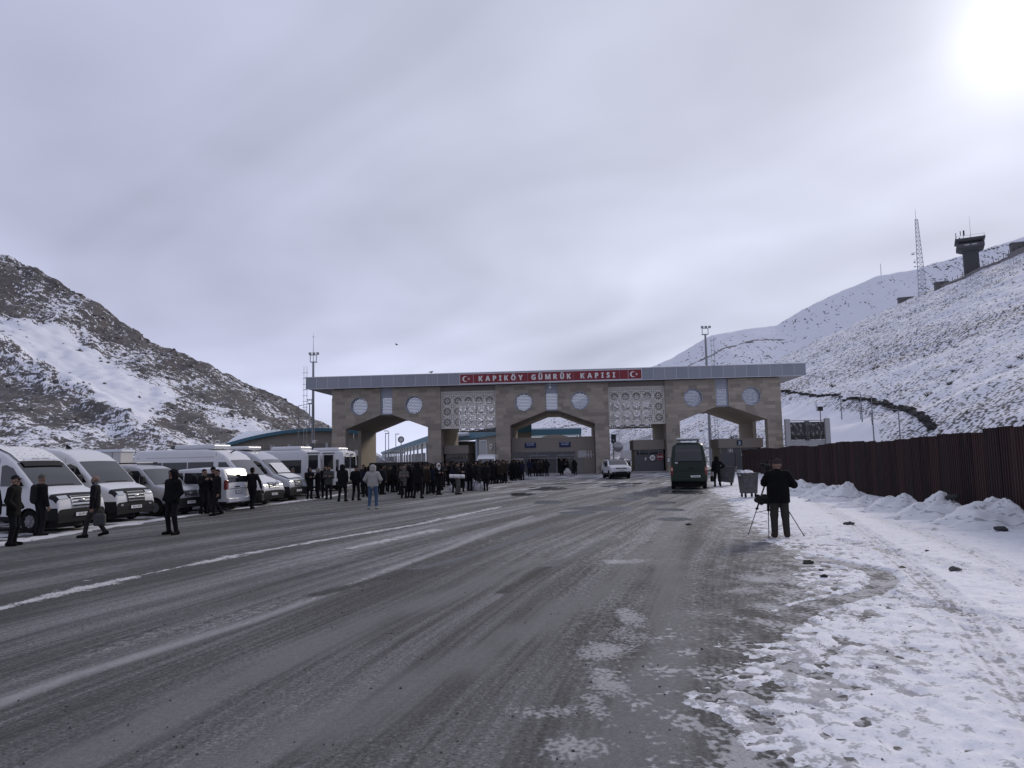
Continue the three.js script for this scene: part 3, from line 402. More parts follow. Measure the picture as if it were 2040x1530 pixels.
// ---- booths and halls inside the arches are buildings of their own; place them in the gate's frame
const GATE_YAW = THREE.MathUtils.degToRad(-4), gp = (u, w, y = 0) => [4.44 + u * Math.cos(GATE_YAW) + (-w) * Math.sin(GATE_YAW), y, -84.88 - u * Math.sin(GATE_YAW) - w * Math.cos(GATE_YAW)];
function textPlate(w, h, bg, lines, res = 256) { // flat print on a sign plate
  const cv = document.createElement('canvas'); cv.width = res; cv.height = Math.round(res * h / w); const c = cv.getContext('2d'); c.fillStyle = bg; c.fillRect(0, 0, cv.width, cv.height);
  for (const [t, x, y, s, col, f] of lines) { c.fillStyle = col; c.font = `bold ${Math.round(s * cv.height)}px ${f || 'sans-serif'}`; c.textAlign = 'center'; c.textBaseline = 'middle'; c.fillText(t, x * cv.width, y * cv.height); }
  const t = new THREE.CanvasTexture(cv); t.colorSpace = THREE.SRGBColorSpace; return new THREE.MeshStandardMaterial({ map: t, roughness: 0.5 });
}
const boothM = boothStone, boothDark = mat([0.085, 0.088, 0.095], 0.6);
{ // passenger hall in the middle arch
  const t = thing('passenger_hall', 'low dark passenger hall with two blue signs under the middle arch', 'building', gp(0, 1.6), GATE_YAW);
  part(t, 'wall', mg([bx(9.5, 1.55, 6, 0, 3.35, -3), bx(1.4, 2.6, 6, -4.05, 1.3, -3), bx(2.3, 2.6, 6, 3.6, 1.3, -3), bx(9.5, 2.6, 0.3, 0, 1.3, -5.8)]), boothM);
  part(t, 'parapet', mg([bx(9.54, 0.1, 6.1, 0, 4.16, -3), prism([...Array(9)].map((_, i) => { const a = i / 8; return [-1.4 + 3.2 * a, 4.2 + 0.32 * Math.sin(a * Math.PI)]; }).concat([[1.8, 4.19], [-1.4, 4.19]]), -0.2, -1.2)]), plainStone);
  for (let i = 0; i < 4; i++) part(t, 'transom_pane', bx(1.4, 0.72, 0.05, -2.62 + i * 1.45, 2.18, -0.12), glassDark);
  part(t, 'shopfront_frame', mg([bx(6, 0.07, 0.1, -0.45, 2.56, -0.05), bx(6, 0.06, 0.1, -0.45, 1.8, -0.05), ...[-3.4, -1.9, -0.45, 1.0, 2.5].map(x => bx(0.05, 0.76, 0.1, x, 2.18, -0.05))]), frameM);
  for (const x of [-1.65, 1.4]) { const f = part(t, 'door_frame', mg([bx(0.09, 2.1, 0.14, x - 1.0, 1.05, 0.02), bx(0.09, 2.1, 0.14, x + 1.0, 1.05, 0.02), bx(2.09, 0.1, 0.14, x, 2.12, 0.02)]), frameM); part(f, 'door_leaf', bx(0.95, 2.02, 0.05, x + 0.48, 1.02, -0.9), glassDark); }
  for (const [x0, x1] of [[-3.35, -2.75], [-0.55, 0.33], [2.5, 3.3]]) { const r = part(t, 'barrier_rail', mg([bx(x1 - x0, 0.06, 0.06, (x0 + x1) / 2, 1.78, 0.12), bx(x1 - x0, 0.05, 0.06, (x0 + x1) / 2, 0.12, 0.12)]), frameM); for (let x = x0; x <= x1 + 0.01; x += 0.11) part(r, 'bar', bx(0.025, 1.7, 0.025, x, 0.92, 0.12), steelM); }
  part(t, 'side_window', bx(1.1, 0.75, 0.06, -4.0, 2.2, 0.02), glassDark); part(t, 'side_panel', bx(0.95, 0.8, 0.05, 3.3, 2.2, 0.03), mat([0.4, 0.4, 0.41], 0.6)); part(t, 'window_sill', mg([bx(1.2, 0.08, 0.15, -4.05, 1.78, 0.05), bx(0.07, 0.8, 0.05, 4.0, 2.2, 0.04), bx(0.07, 0.8, 0.05, 4.3, 2.2, 0.04), bx(1.3, 0.05, 0.05, 4.0, 2.1, 0.05)]), whiteM);
  const sm = textPlate(1.2, 0.6, '#0c1c48', [['YOLCU GİRİŞİ', 0.5, 0.2, 0.22, '#c9d2ea'], ['PASSENGERS', 0.5, 0.48, 0.2, '#c9d2ea'], ['ورود مسافران', 0.5, 0.78, 0.2, '#8fa2cf']]);
  for (const x of [-2.6, 1.35]) { const s = part(t, 'sign_plate', bx(1.3, 0.62, 0.05, x, 3.32, 0.03), sm, 'dark blue direction sign with pale lettering'); part(s, 'sign_frame', mg([bx(1.36, 0.03, 0.06, x, 3.64, 0.03), bx(1.36, 0.03, 0.06, x, 3.0, 0.03)]), frameM); }
  part(t, 'step', bx(3.4, 0.1, 0.9, -0.9, 0.05, 0.55), mat(0.4, 0.8));
}
function booth(label, u0, u1, w, h, extra) {
  const c = (u0 + u1) / 2, W = u1 - u0, t = thing('control_booth', label, 'booth', gp(c, w), GATE_YAW, undefined);
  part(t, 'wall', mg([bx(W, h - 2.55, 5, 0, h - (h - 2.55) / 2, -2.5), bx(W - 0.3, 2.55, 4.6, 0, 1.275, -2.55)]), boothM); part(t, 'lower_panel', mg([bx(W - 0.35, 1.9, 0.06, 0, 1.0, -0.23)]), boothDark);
  part(t, 'window_band', bx(W - 0.6, 0.5, 0.06, 0, 2.25, -0.22), glassDark); part(t, 'mullion', mg([-0.3, 0, 0.3].map(k => bx(0.05, 0.5, 0.08, k * W, 2.25, -0.19))), frameM); part(t, 'kerb', bx(W + 0.4, 0.12, 5.2, 0, 0.06, -2.4), mat(0.36, 0.85));
  extra?.(t, W); return t;
}
const disc = (r, d = 0.03, n = 28) => new THREE.CylinderGeometry(r, r, d, n).rotateX(Math.PI / 2);
booth('dark stone control booth carrying round speed and stop signs beside the right pierced screen', 9.1, 12.6, 1.5, 3.65, (t, W) => {
  const a = part(t, 'speed_sign', disc(0.36).translate(0.35, 1.62, -0.12), whiteM, 'round white sign with number thirty'); part(a, 'sign_face', new THREE.CircleGeometry(0.33, 28).translate(0.35, 1.62, -0.1), textPlate(1, 1, '#e6e6e6', [['30', 0.5, 0.52, 0.62, '#111']], 128)); part(a, 'ring', new THREE.TorusGeometry(0.34, 0.028, 6, 28).translate(0.35, 1.62, -0.1), boothDark);
  const b = part(t, 'stop_sign', disc(0.4).translate(1.2, 1.72, -0.12), mat([0.3, 0.02, 0.03], 0.5), 'round dark red stop sign'); part(b, 'sign_face', new THREE.CircleGeometry(0.36, 28).translate(1.2, 1.72, -0.1), textPlate(1, 1, '#6f1420', [['DUR', 0.5, 0.5, 0.4, '#e8dfe0']], 128)); part(b, 'ring', new THREE.TorusGeometry(0.38, 0.018, 6, 28).translate(1.2, 1.72, -0.1), mat([0.6, 0.35, 0.38], 0.5));
  part(t, 'notice', mg([bx(0.16, 0.3, 0.02, -0.42, 1.5, -0.13)]), whiteM); });
booth('dark stone control booth with a blue number three plate in the right arch', 18.75, 23.7, 2.2, 3.6, (t, W) => {
  part(t, 'number_plate', bx(0.6, 0.6, 0.04, -0.15, 3.1, 0.03), textPlate(1, 1, '#0d2038', [['3', 0.5, 0.54, 0.8, '#cfe0ee']], 128), 'square dark blue plate with number three');
  part(t, 'post', bx(0.18, 2.0, 0.15, -0.55, 1.0, -0.1), boothDark); part(t, 'lamp_slats', mg([0, 1, 2].map(i => bx(0.06, 0.42, 0.04, -1.3 + i * 0.17, 2.25, -0.15))), whiteM); part(t, 'notice', mg([bx(0.09, 0.26, 0.02, 0.1, 1.75, -0.17), bx(0.09, 0.26, 0.02, 0.26, 1.75, -0.17)]), whiteM); });
booth('dark stone control booth behind the crowd beside the left pierced screen', -12.6, -9.75, 1.5, 3.5);
{ const t = thing('low_wall', 'low dark concrete wall crossing behind the crowd under the left arch', 'wall', gp(-19, 11), GATE_YAW); part(t, 'wall_body', bx(9.6, 1.6, 0.25, 0, 0.8, 0), boothDark); part(t, 'coping', bx(9.7, 0.08, 0.35, 0, 1.64, 0), mat(0.3, 0.9)); }
log('booths');
// ================================================================ IRON FENCE ALONG THE VERGE
{ const maroon = [[0.034, 0.0175, 0.018], [0.022, 0.0125, 0.014], [0.045, 0.023, 0.022], [0.029, 0.019, 0.021]].map((c, i) => new THREE.MeshPhysicalMaterial({ roughness: 0.7, specularIntensity: 0.4, map: colourMap(128, 256, (u, v) => { const st = noise(u * 22 + i * 9, v * 1.5), n = noise(u * 40, v * 50 + i), k = 1 + 0.3 * st + 0.12 * n, rust = smooth(0.45, 0.7, st + 0.4 * noise(u * 9, v * 6 + i * 3)); return [lerp(c[0] * k, 0.05, rust), lerp(c[1] * k, 0.028, rust), lerp(c[2] * k, 0.022, rust)]; }) }));
  const t = thing('iron_fence', 'tall dark maroon corrugated iron fence behind the snow heaps', 'fence');
  // a sheet: trapezoid ribs rolled into 0.9 m of steel
  const ribs = 6, prof = []; for (let i = 0; i < ribs; i++) { const p = 0.9 / ribs, o = i * p; prof.push([o, 0], [o + p * 0.3, 0], [o + p * 0.42, 0.035], [o + p * 0.8, 0.035], [o + p * 0.92, 0]); } prof.push([0.9, 0]);
  const sheet = (() => { const P = [], U = [], I = [], n = prof.length; for (const [y, v] of [[0, 0], [1, 1]]) prof.forEach(([x, z]) => { P.push(x, y, z); U.push(x / 0.9, v); }); for (let i = 0; i < n - 1; i++) I.push(i, i + 1, n + i + 1, i, n + i + 1, n + i); const g = new THREE.BufferGeometry(); g.setAttribute('position', new THREE.Float32BufferAttribute(P, 3)); g.setAttribute('uv', new THREE.Float32BufferAttribute(U, 2)); g.setIndex(I); const f = g.toNonIndexed(); f.computeVertexNormals(); const b = f.clone(); b.translate(0, 0, -0.006); return mg([f, b]); })();
  const run = (a, b, off) => { const dx = b[0] - a[0], dz = -(b[1] - a[1]), L = Math.hypot(dx, dz), n = Math.ceil(L / 0.86), yaw = Math.atan2(-dz, dx); for (let i = 0; i < n; i++) { const s = part(t, 'iron_sheet', sheet, maroon[(i * 7 + off) % 4]), k = i / n; s.position.set(a[0] + dx * k, -0.05, -a[1] + dz * k); s.rotation.y = yaw + rr(-0.012, 0.012); s.rotation.z = rr(-0.006, 0.006); const D = lerp(a[1], b[1], k); s.scale.set(1, (D < 19.6 ? 2.56 : 2.44 - 0.08 * smooth(22, 60, D)) + 0.035 * Math.floor(noise(k * 9 + off, 3) * 2.2) + rr(-0.012, 0.012), 1); s.position.y = -0.05; }
    const R = []; for (const y of [0.5, 1.9]) R.push(bar([a[0] + 0.09, y, -a[1]], [b[0] + 0.09, y, -b[1]], 0.05)); part(t, 'rail', mg(R), blackM);
    for (let i = 0; i * 2.4 < L; i++) { const k = i * 2.4 / L; part(t, 'post', bx(0.07, 2.3, 0.07, a[0] + dx * k + 0.16, 1.1, -a[1] + dz * k), blackM); } };
  run([FA[0] - 0.05, FA[1]], [FB[0] + 0.02, FB[1] + 0.1], 1); run(FB, FC, 0); }
// snow heaps against the fence
const heapM = new THREE.MeshStandardMaterial({ roughness: 0.85, map: colourMap(256, 256, (u, v) => { const n = fbm(u * 14, v * 14, 4), k = n > 0.26 ? 0.42 : 0.77 + 0.06 * n; return [k * 0.99, k, k * 1.02]; }) });
[[13.0, 34, 1.25, 0.62, 'small snow heap at the fence with a blunt top, deepest behind the dumpster'], [13.05, 31.9, 1.2, 0.6, 'small snow heap with a dark crumb on its crest by the fence'], [12.95, 29.7, 1.6, 0.72, 'broad snow heap with a steep broken face by the fence'], [12.2, 26.2, 1.3, 0.36, 'low rounded snow heap between two taller heaps by the fence'], [12.2, 24, 1.35, 0.6, 'pointed snow heap next to the debris-topped heap'], [12.05, 21.3, 1.55, 0.74, 'snow heap topped with a clump of frozen debris'], [11.7, 18.4, 1.75, 0.76, 'largest smooth snow heap by the fence with a dark lump beside it']].forEach(([x, D, r, h, label], k) => {
  const g = gridGeo(72, 30, (u, v) => { const a = u * Math.PI * 2, q = v, rx = r * (1 + 0.16 * noise(Math.cos(a) * 1.4 + k * 5, Math.sin(a) * 1.4)), steep = Math.cos(a) > 0 ? 0.62 : 1.25, px = Math.cos(a) * q * rx * steep, pz = Math.sin(a) * q * rx * 0.95; const e = Math.min(0.86 + 0.1 * noise(px * 4 + k, pz * 4), Math.pow(1 - q, 1.05)) * (1 + 0.28 * noise(px * 1.7 + k * 3, pz * 1.7)); return [px + 0.05 * noise(pz * 4, q * 6 + k), h * e + 0.16 * fbm(px * 2.6 + k, pz * 2.6, 4) * (1 - q ** 3) + 0.03 * noise(px * 13, pz * 13) * (1 - q) - 0.1 * q, pz + 0.05 * noise(px * 4, q * 6)]; });
  const o = solo('snow_heap', label, 'snow heap', g, heapM, 'snow heaps ploughed against the fence'); o.position.set(x, 0.06, -D); });

// ================================================================ CUSTOMS HALLS BEHIND THE GATE
const teal = mat([0.055, 0.155, 0.215], 0.5), hallWall = new THREE.MeshStandardMaterial({ map: stoneTex(0.30, 0.275, 0.24, 90), roughness: 0.85 }), roofSnow = mat([0.66, 0.7, 0.78], 0.7), concreteM = new THREE.MeshStandardMaterial({ map: stoneTex(0.36, 0.36, 0.365, 60), roughness: 0.9 });
{ const t = thing('customs_hall', 'beige hall with arched teal roof edge behind the railing left of the gate', 'building', [-27.5, 0, -107], 0.19);
  const arc = x => 6.65 - 1.9 * (x / 12.2) ** 2 * (x < 0 ? 1 : 1.3), pts = [...Array(21)].map((_, i) => -12.4 + i * 0.98);
  for (let i = 0; i < 8; i++) { const x0 = -12 + i * 2.4, x1 = x0 + 2.38; const yb = i === 7 ? 2.7 : 0; part(t, 'wall_panel', prism([[x0, yb], [x1, yb], [x1, arc(x1) - 0.3], [x0, arc(x0) - 0.3]], 0, -0.2), hallWall); }
  part(t, 'wall_joint', mg([bx(19, 0.03, 0.03, -2.4, 1.9, 0.01), bx(19, 0.03, 0.03, -2.4, 3.6, 0.01)]), coreM);
  part(t, 'roof_edge', mg(pts.slice(1).map((x, i) => prism([[pts[i], arc(pts[i]) - 0.42], [x, arc(x) - 0.42], [x, arc(x) + 0.05], [pts[i], arc(pts[i]) + 0.05]], 0.7, 0.3))), teal);
  part(t, 'roof', gridGeo(24, 6, (u, v) => { const x = -12.4 + 19.6 * u; return [x, lerp(arc(x) + 0.04, 7.1, v ** 0.8), lerp(0.3, -18, v)]; }), roofSnow);
  const seam = []; for (let i = 0; i < 33; i++) { const x = -12.4 + i * 0.6; let p = [x, arc(x) + 0.06, 0.3]; for (let j = 1; j <= 4; j++) { const v = j / 4, q = [x, lerp(arc(x) + 0.04, 7.1, v ** 0.8) + 0.03, lerp(0.3, -18, v)]; seam.push(bar(p, q, 0.06)); p = q; } } part(t, 'roof_seam', mg(seam), mat([0.4, 0.47, 0.56], 0.6));
  part(t, 'rear_wall', bx(19, 5.2, 0.2, -2.5, 2.6, -17.5), hallWall); part(t, 'side_wall', bx(0.2, 5.0, 17.4, 7.15, 2.5, -8.8), hallWall); part(t, 'door_head', bx(2.4, 0.8, 0.2, 6.0, 3.1, 0.06), whiteM); part(t, 'flank_wall', bx(0.2, 4.6, 18, -12.0, 2.3, -9.1), hallWall); }
function canopy(label, a, b, y, depth, cols) { // long teal-edged roof on columns from a to b (x, D)
  const dx = b[0] - a[0], dz = -(b[1] - a[1]), L = Math.hypot(dx, dz), t = thing('canopy', label, 'canopy', [a[0], 0, -a[1]], Math.atan2(-dz, dx));
  part(t, 'roof', bx(L, 0.25, depth, L / 2, y - 0.1, -depth / 2), mat([0.5, 0.53, 0.57], 0.7)); part(t, 'roof_snow', bx(L, 0.14, depth, L / 2, y + 0.1, -depth / 2), roofSnow); part(t, 'fascia', bx(L, 0.95, 0.12, L / 2, y - 0.42, 0.08), teal); part(t, 'end_fascia', bx(0.12, 0.95, depth, 0, y - 0.42, -depth / 2), teal);
  for (let i = 0; i < cols; i++) { const x = (i + 0.3) * L / cols; part(t, 'column', bx(0.35, y - 0.9, 0.35, x, (y - 0.9) / 2, -0.6), concreteM); part(t, 'bay_wall', bx(L / cols * 0.5, y * 0.55, 0.15, x + L / cols * 0.42, y * 0.275, -1.6), mat([0.2, 0.2, 0.205], 0.8)); } return t; }
canopy('long teal-edged customs canopy on columns receding under the left arch', [-70, 400], [-13.4, 128], 6.1, 12, 24);
{ const t = thing('customs_hall', 'teal-roofed inspection hall with a dark open doorway seen through the left screen', 'building', [-14.5, 0, -160], -1.325), L = 60.8;
  part(t, 'wall', mg([bx(12, 5.4, 0.3, 6, 2.7, 0), bx(L - 36, 5.4, 0.3, 36 + (L - 36) / 2, 2.7, 0), bx(0.3, 5.4, 1.9, L - 0.15, 2.7, -1.1)]), hallWall); part(t, 'rear_wall', mg([bar([0, 2.8, -9.6], [L, 2.8, -2.1], 0.3, 5.6), bx(0.3, 5.6, 9.4, 0.2, 2.8, -4.8)]), hallWall); part(t, 'partition', bx(0.25, 5.6, 5.0, 35.4, 2.8, -2.6), hallWall); part(t, 'fascia', bx(L, 1.15, 0.5, L / 2, 5.85, 0.4), teal); part(t, 'end_fascia', bx(0.4, 1.15, 2.6, L + 0.1, 5.85, -0.9), teal); part(t, 'roof', gridGeo(8, 6, (u, v) => [L * u + 0.3 * u, 6.45 + lerp(1.1, 0.3, u) * Math.sin(v * Math.PI), lerp(0.6, lerp(-10, -2.4, u), v)]), roofSnow); part(t, 'door_column', bx(1.2, 5.2, 0.5, 36.2, 2.6, 0.2), mat([0.3, 0.36, 0.42], 0.6)); part(t, 'shutter', bx(5.2, 4.6, 0.1, 41, 2.3, 0.2), mat([0.36, 0.37, 0.38], 0.6)); part(t, 'shutter_frame', mg([bx(0.25, 4.7, 0.14, 38.3, 2.35, 0.22), bx(0.25, 4.7, 0.14, 43.7, 2.35, 0.22), bx(5.6, 0.16, 0.14, 41, 4.75, 0.22)]), whiteM); part(t, 'side_door', bx(3.2, 4.2, 0.1, 51, 2.1, 0.2), mat([0.13, 0.12, 0.115], 0.7)); part(t, 'lamp_ring', new THREE.TorusGeometry(0.32, 0.1, 8, 20).scale(2.2, 1, 1).translate(47, 3.7, 0.3), whiteM); }
{ const t = thing('inspection_canopy', 'flat teal-edged canopy on slim posts seen through the middle arch', 'canopy', [6.2, 0, -116], -0.03);
  part(t, 'fascia', bx(8.6, 0.85, 0.3, 0, 5.75, 0), teal); part(t, 'roof', bx(8.6, 0.2, 9, 0, 6.25, -4.5), roofSnow); part(t, 'ceiling', bx(8.3, 0.1, 8.6, 0, 5.3, -4.6), mat([0.45, 0.55, 0.6], 0.6)); for (const x of [-4.1, 4.1]) for (const z of [-0.3, -8.5]) part(t, 'post', bx(0.25, 5.3, 0.25, x, 2.65, z), teal);}
{ const t = thing('retaining_wall', 'pale grey retaining wall with glazed upper band beyond the right screen', 'wall', [18.9, 0, -104], 1.48); const n = 44; for (let i = 0; i < n; i++) { part(t, 'wall_panel', bx(1.9, 2.6, 0.2, i * 1.95, 1.6, 0), concreteM); part(t, 'fence_pane', bx(1.8, 1.5, 0.05, i * 1.95, 3.7, 0), mat([0.3, 0.33, 0.38], 0.4)); part(t, 'fence_post', bx(0.08, 1.7, 0.1, i * 1.95 + 0.97, 3.75, 0.02), stripM); } part(t, 'wall_cap', bx(n * 1.95, 0.1, 0.3, n * 0.97, 4.6, 0), stripM); }
{ const t = thing('roadside_hedge', 'dark scrub along the foot of the pale retaining wall', 'hedge', [17.9, 0, -106], 1.48); for (let i = 0; i < 9; i++) part(t, 'bush', lump(2, 0.6, i).scale(1.1, rr(0.5, 0.9), 0.7).translate(i * 3.2, 0.5, 0.6), mat([0.05, 0.05, 0.055], 1)); }
{ const t = thing('snow_bank', 'bright snow bank behind the white car under the right screen', 'snow bank', [14.6, 0, -104]); part(t, 'bank', gridGeo(24, 12, (u, v) => [lerp(-3.6, 3.6, u), 1.5 * Math.sin(u * Math.PI) ** 0.6 * Math.sin(v * Math.PI) ** 0.7 * (1 + 0.15 * noise(u * 7, v * 5)) - 0.05, lerp(2.4, -2.4, v)]), heapM); }
{ const t = thing('utility_cabinet', 'grey metal utility cabinet beside the stop sign booth', 'cabinet', gp(8.35, 3)); part(t, 'cabinet_body', bx(0.95, 1.3, 0.6, 0, 0.65, 0), mat(0.42, 0.7)); part(t, 'cabinet_lid', bx(1.1, 0.12, 0.75, 0, 1.36, 0), stripM); }
{ const t = thing('traffic_mirror', 'round grey convex mirror with number one plate on the bay pillar', 'mirror', gp(6.9, 0.9)); part(t, 'mirror_face', new THREE.SphereGeometry(1.1, 24, 8, 0, 6.2832, 0, 0.55).rotateX(Math.PI / 2).translate(0.4, 2.9, -0.8), mat([0.3, 0.3, 0.31], 0.2, { metalness: 0.6 })); part(t, 'mirror_rim', new THREE.TorusGeometry(0.57, 0.05, 8, 28).translate(0.4, 2.9, 0.12), mat([0.55, 0.54, 0.5], 0.6)); part(t, 'post', mg([rod([-0.1, 0, 0], [-0.1, 4.3, 0], 0.06), bar([-0.1, 2.9, 0], [0.4, 2.9, 0], 0.05)]), boothDark); part(t, 'number_plate', bx(0.55, 1.0, 0.05, -0.05, 3.85, 0.08), textPlate(0.55, 1, '#0f1a2a', [['1', 0.5, 0.72, 0.3, '#cfd8e6']], 64)); part(t, 'lamp_pair', mg([bx(0.2, 0.4, 0.1, -0.25, 2.1, 0.05), bx(0.1, 0.4, 0.1, 0.05, 2.0, 0.05)]), whiteM); part(t, 'lower_box', bx(0.6, 1.6, 0.4, -0.1, 0.8, -0.05), blackM); }
{ const t = thing('litter_bin', 'small dark litter bin against the pillar left of the white car', 'bin', gp(5.6, -0.4)); part(t, 'bin_body', rb(0.55, 1.0, 0.45, 0, 0.5, 0, 0.05), mat([0.04, 0.042, 0.045], 0.6)); part(t, 'bin_label', bx(0.4, 0.12, 0.02, 0, 0.82, 0.23), mat(0.3, 0.6)); }
log('halls');

// ---- railing with concrete posts in front of the hall, and the lower wall further left
function railing(label, a, b, n, H, group) { const dx = b[0] - a[0], dz = -(b[1] - a[1]), L = Math.hypot(dx, dz), t = thing('railing', label, 'railing', [a[0], 0, -a[1]], Math.atan2(-dz, dx)), w = L / n;
  for (let i = 0; i <= n; i++) part(t, 'concrete_post', bx(0.42, H, 0.42, i * w, H / 2, 0), concreteM); part(t, 'base_wall', bx(L, 0.9, 0.25, L / 2, 0.45, 0), concreteM);
  for (let i = 0; i < n; i++) { const p = part(t, 'rail_panel', mg([bx(w - 0.5, 0.06, 0.05, (i + 0.5) * w, H - 0.45, 0), bx(w - 0.5, 0.05, 0.05, (i + 0.5) * w, H * 0.52, 0), bx(w - 0.5, 0.05, 0.05, (i + 0.5) * w, 1.0, 0)]), boothDark); const m = i === n - 1 ? 14 : 5; for (let k = 1; k < m; k++) part(p, 'bar', bx(0.045, H - 0.75, 0.045, i * w + 0.25 + (w - 0.5) * k / m, H / 2 + 0.35, 0), boothDark); } return t; }
railing('iron railing between tall concrete posts in front of the beige hall', [-34.6, 95], [-21.5, 87.6], 5, 4.1);
railing('older railing with concrete posts below the rocky hill, behind the minibuses', [-62, 100], [-36, 96], 8, 3.0);
{ const t = thing('site_cabin', 'white prefabricated cabin behind the parked minibuses', 'cabin', [-33, 0, -58], 0.1); part(t, 'cabin_body', rb(6.4, 2.9, 2.4, 0, 1.6, 0, 0.06), mat([0.5, 0.5, 0.5], 0.6)); part(t, 'roof', rb(6.6, 0.2, 2.6, 0, 3.12, 0, 0.05), roofSnow); for (const x of [-1.2, 1.5]) { const w = part(t, 'window', bx(1.0, 0.8, 0.06, x, 1.9, 1.2), glassDark); part(w, 'window_frame', mg([bx(1.12, 0.06, 0.1, x, 2.33, 1.2), bx(1.12, 0.06, 0.1, x, 1.47, 1.2)]), whiteM); } for (const x of [-2.1, 0.15, 2.6]) part(t, 'panel_joint', bx(0.05, 2.8, 0.04, x, 1.6, 1.205), frameM); part(t, 'skid', mg([bx(0.3, 0.2, 2.4, -2.6, 0.1, 0), bx(0.3, 0.2, 2.4, 2.6, 0.1, 0)]), blackM); }
// ---- floodlight masts with ladders
function mast(label, pos, H, s, spike, lad, group) { const t = thing('floodlight_mast', label, 'mast', pos, 0, group);
  part(t, 'pole', rod([0, -0.3, 0], [0, H, 0], 0.24 * s, 0.13 * s, 10), mat([0.25, 0.26, 0.29], 0.5)); const L = []; for (const x of [-0.2, 0.2]) L.push(bar([lad + x, 0.3, 0.25], [lad + x, H - 0.6, 0.25], 0.045 * s)); const p = part(t, 'ladder', mg(L), steelM);
  const R = []; for (let y = 0.8; y < H - 0.8; y += 0.75) R.push(bar([lad - 0.38, y, 0.25], [lad + 0.32, y, 0.25], 0.05 * s)); part(p, 'rungs', mg(R), steelM);
  part(t, 'cage', mg([bar([-0.42 * s, H, 0], [0.42 * s, H, 0], 0.1), bar([-0.42 * s, H + 0.9, 0], [0.42 * s, H + 0.9, 0], 0.09), bar([-0.4 * s, H, 0], [-0.4 * s, H + 0.9, 0], 0.09), bar([0.4 * s, H, 0], [0.4 * s, H + 0.9, 0], 0.09), bar([-0.42 * s, H, -0.5], [0.42 * s, H, -0.5], 0.08)]), steelM);
  for (const x of [-0.4, 0.1, 0.6]) part(t, 'floodlight', rb(0.34 * s, 0.34, 0.3, x * s, H + 1.08, 0.1, 0.06), mat([0.3, 0.31, 0.33], 0.4)); if (spike) part(t, 'lightning_rod', mg([rod([0, H, 0], [0, H + spike, 0], 0.05, 0.015, 5), bar([-0.18, H + spike - 0.5, 0], [0.18, H + spike - 0.5, 0], 0.05)]), steelM);
  part(t, 'camera_box', mg([rb(0.35, 0.4, 0.5, 0.2, H * 0.3, 0.35, 0.1), bar([0, H * 0.3, 0.1], [0.6, H * 0.3 + 0.2, 0.3], 0.06)]), whiteM); return t; }
mast('tall floodlight mast with ladder and lightning rod at the roof\'s left end', [-26.0, 0, -98], 15.0, 1, 3.8, -0.95);
mast('distant smaller floodlight mast in front of the rocky hill tail', [-51.3, 0, -190], 16.5, 1.1, 0, -0.9);
mast('tall floodlight mast with ladder rising over the right half of the roof', [29.2, 0, -112], 19.8, 1.1, 0, 0.95);
function lampPost(label, x, y, D, H, arm, group) { const t = thing('lamp_post', label, 'lamp post', [x, y, -D], 0, group); part(t, 'pole', rod([0, -0.4, 0], [0, H, 0], 0.1, 0.06, 7), mat([0.2, 0.21, 0.23], 0.5)); part(t, 'arm', bar([0, H, 0], [arm, H + Math.abs(arm) * 0.16, 0], 0.07), steelM); part(t, 'lamp_head', rb(0.75, 0.14, 0.28, arm, H + Math.abs(arm) * 0.16, 0, 0.05), mat([0.28, 0.29, 0.31], 0.4)); return t; }
lampPost('lamp post with short arm just left of the tall left mast', -27.6, 0, 97, 9.2, 1.6);
for (const [x, D, H, l] of [[-22.5, 133, 6.6, 'slim lamp post with forked head under the left arch'], [-23.6, 143, 7.4, 'lamp post with curved arm under the left arch'], [-22.7, 146, 6.9, 'short T-shaped lamp post under the left arch']]) lampPost(l, x, 0, D, H, l[0] === 's' ? 0.3 : -0.5);
{ const t = thing('traffic_mirror', 'round convex mirror on a pole among the lamp posts under the left arch', 'mirror', [-20.2, 0, -136]); part(t, 'pole', rod([0, 0, 0], [0, 5.1, 0], 0.08), steelM); part(t, 'mirror_face', disc(0.5, 0.1).translate(0, 5.6, 0), mat([0.55, 0.56, 0.58], 0.3)); part(t, 'mirror_rim', new THREE.TorusGeometry(0.5, 0.09, 8, 24).translate(0, 5.6, 0.05), boothDark); }

// ================================================================ RIGHT HILLSIDE FITTINGS
const onR = (x, D) => rightH(x, D);
{ const t = thing('boundary_wall', 'weathered concrete wall panel with railing right of the gate', 'wall', gp(25.4, -1.2), GATE_YAW); part(t, 'lower_wall', bx(4.4, 3.2, 0.3, 2.2, 1.6, -0.2), concreteM); for (const x of [0.1, 4.3]) part(t, 'concrete_post', bx(0.5, 5.5, 0.5, x, 2.75, 0), concreteM); const wt = new THREE.MeshStandardMaterial({ roughness: 0.9, map: colourMap(256, 256, (u, v) => { const n = fbm(u * 14, v * 4, 4), k = n > 0.22 ? 0.24 : 0.065 + 0.05 * n; return [k, k * 0.98, k * 0.97]; }) }); part(t, 'stained_panel', mg([bx(3.6, 1.9, 0.12, 2.2, 4.2, -0.15), bx(0.45, 2.1, 0.3, 2.2, 4.2, -0.1)]), wt); const R = []; for (let x = 0.45; x < 4; x += 0.2) R.push(bx(0.03, 0.4, 0.03, x, 3.4, 0.05)); part(t, 'railing', mg([...R, bx(3.7, 0.05, 0.05, 2.2, 3.6, 0.05), bx(3.7, 0.06, 0.06, 2.2, 5.3, 0.02)]), blackM); }
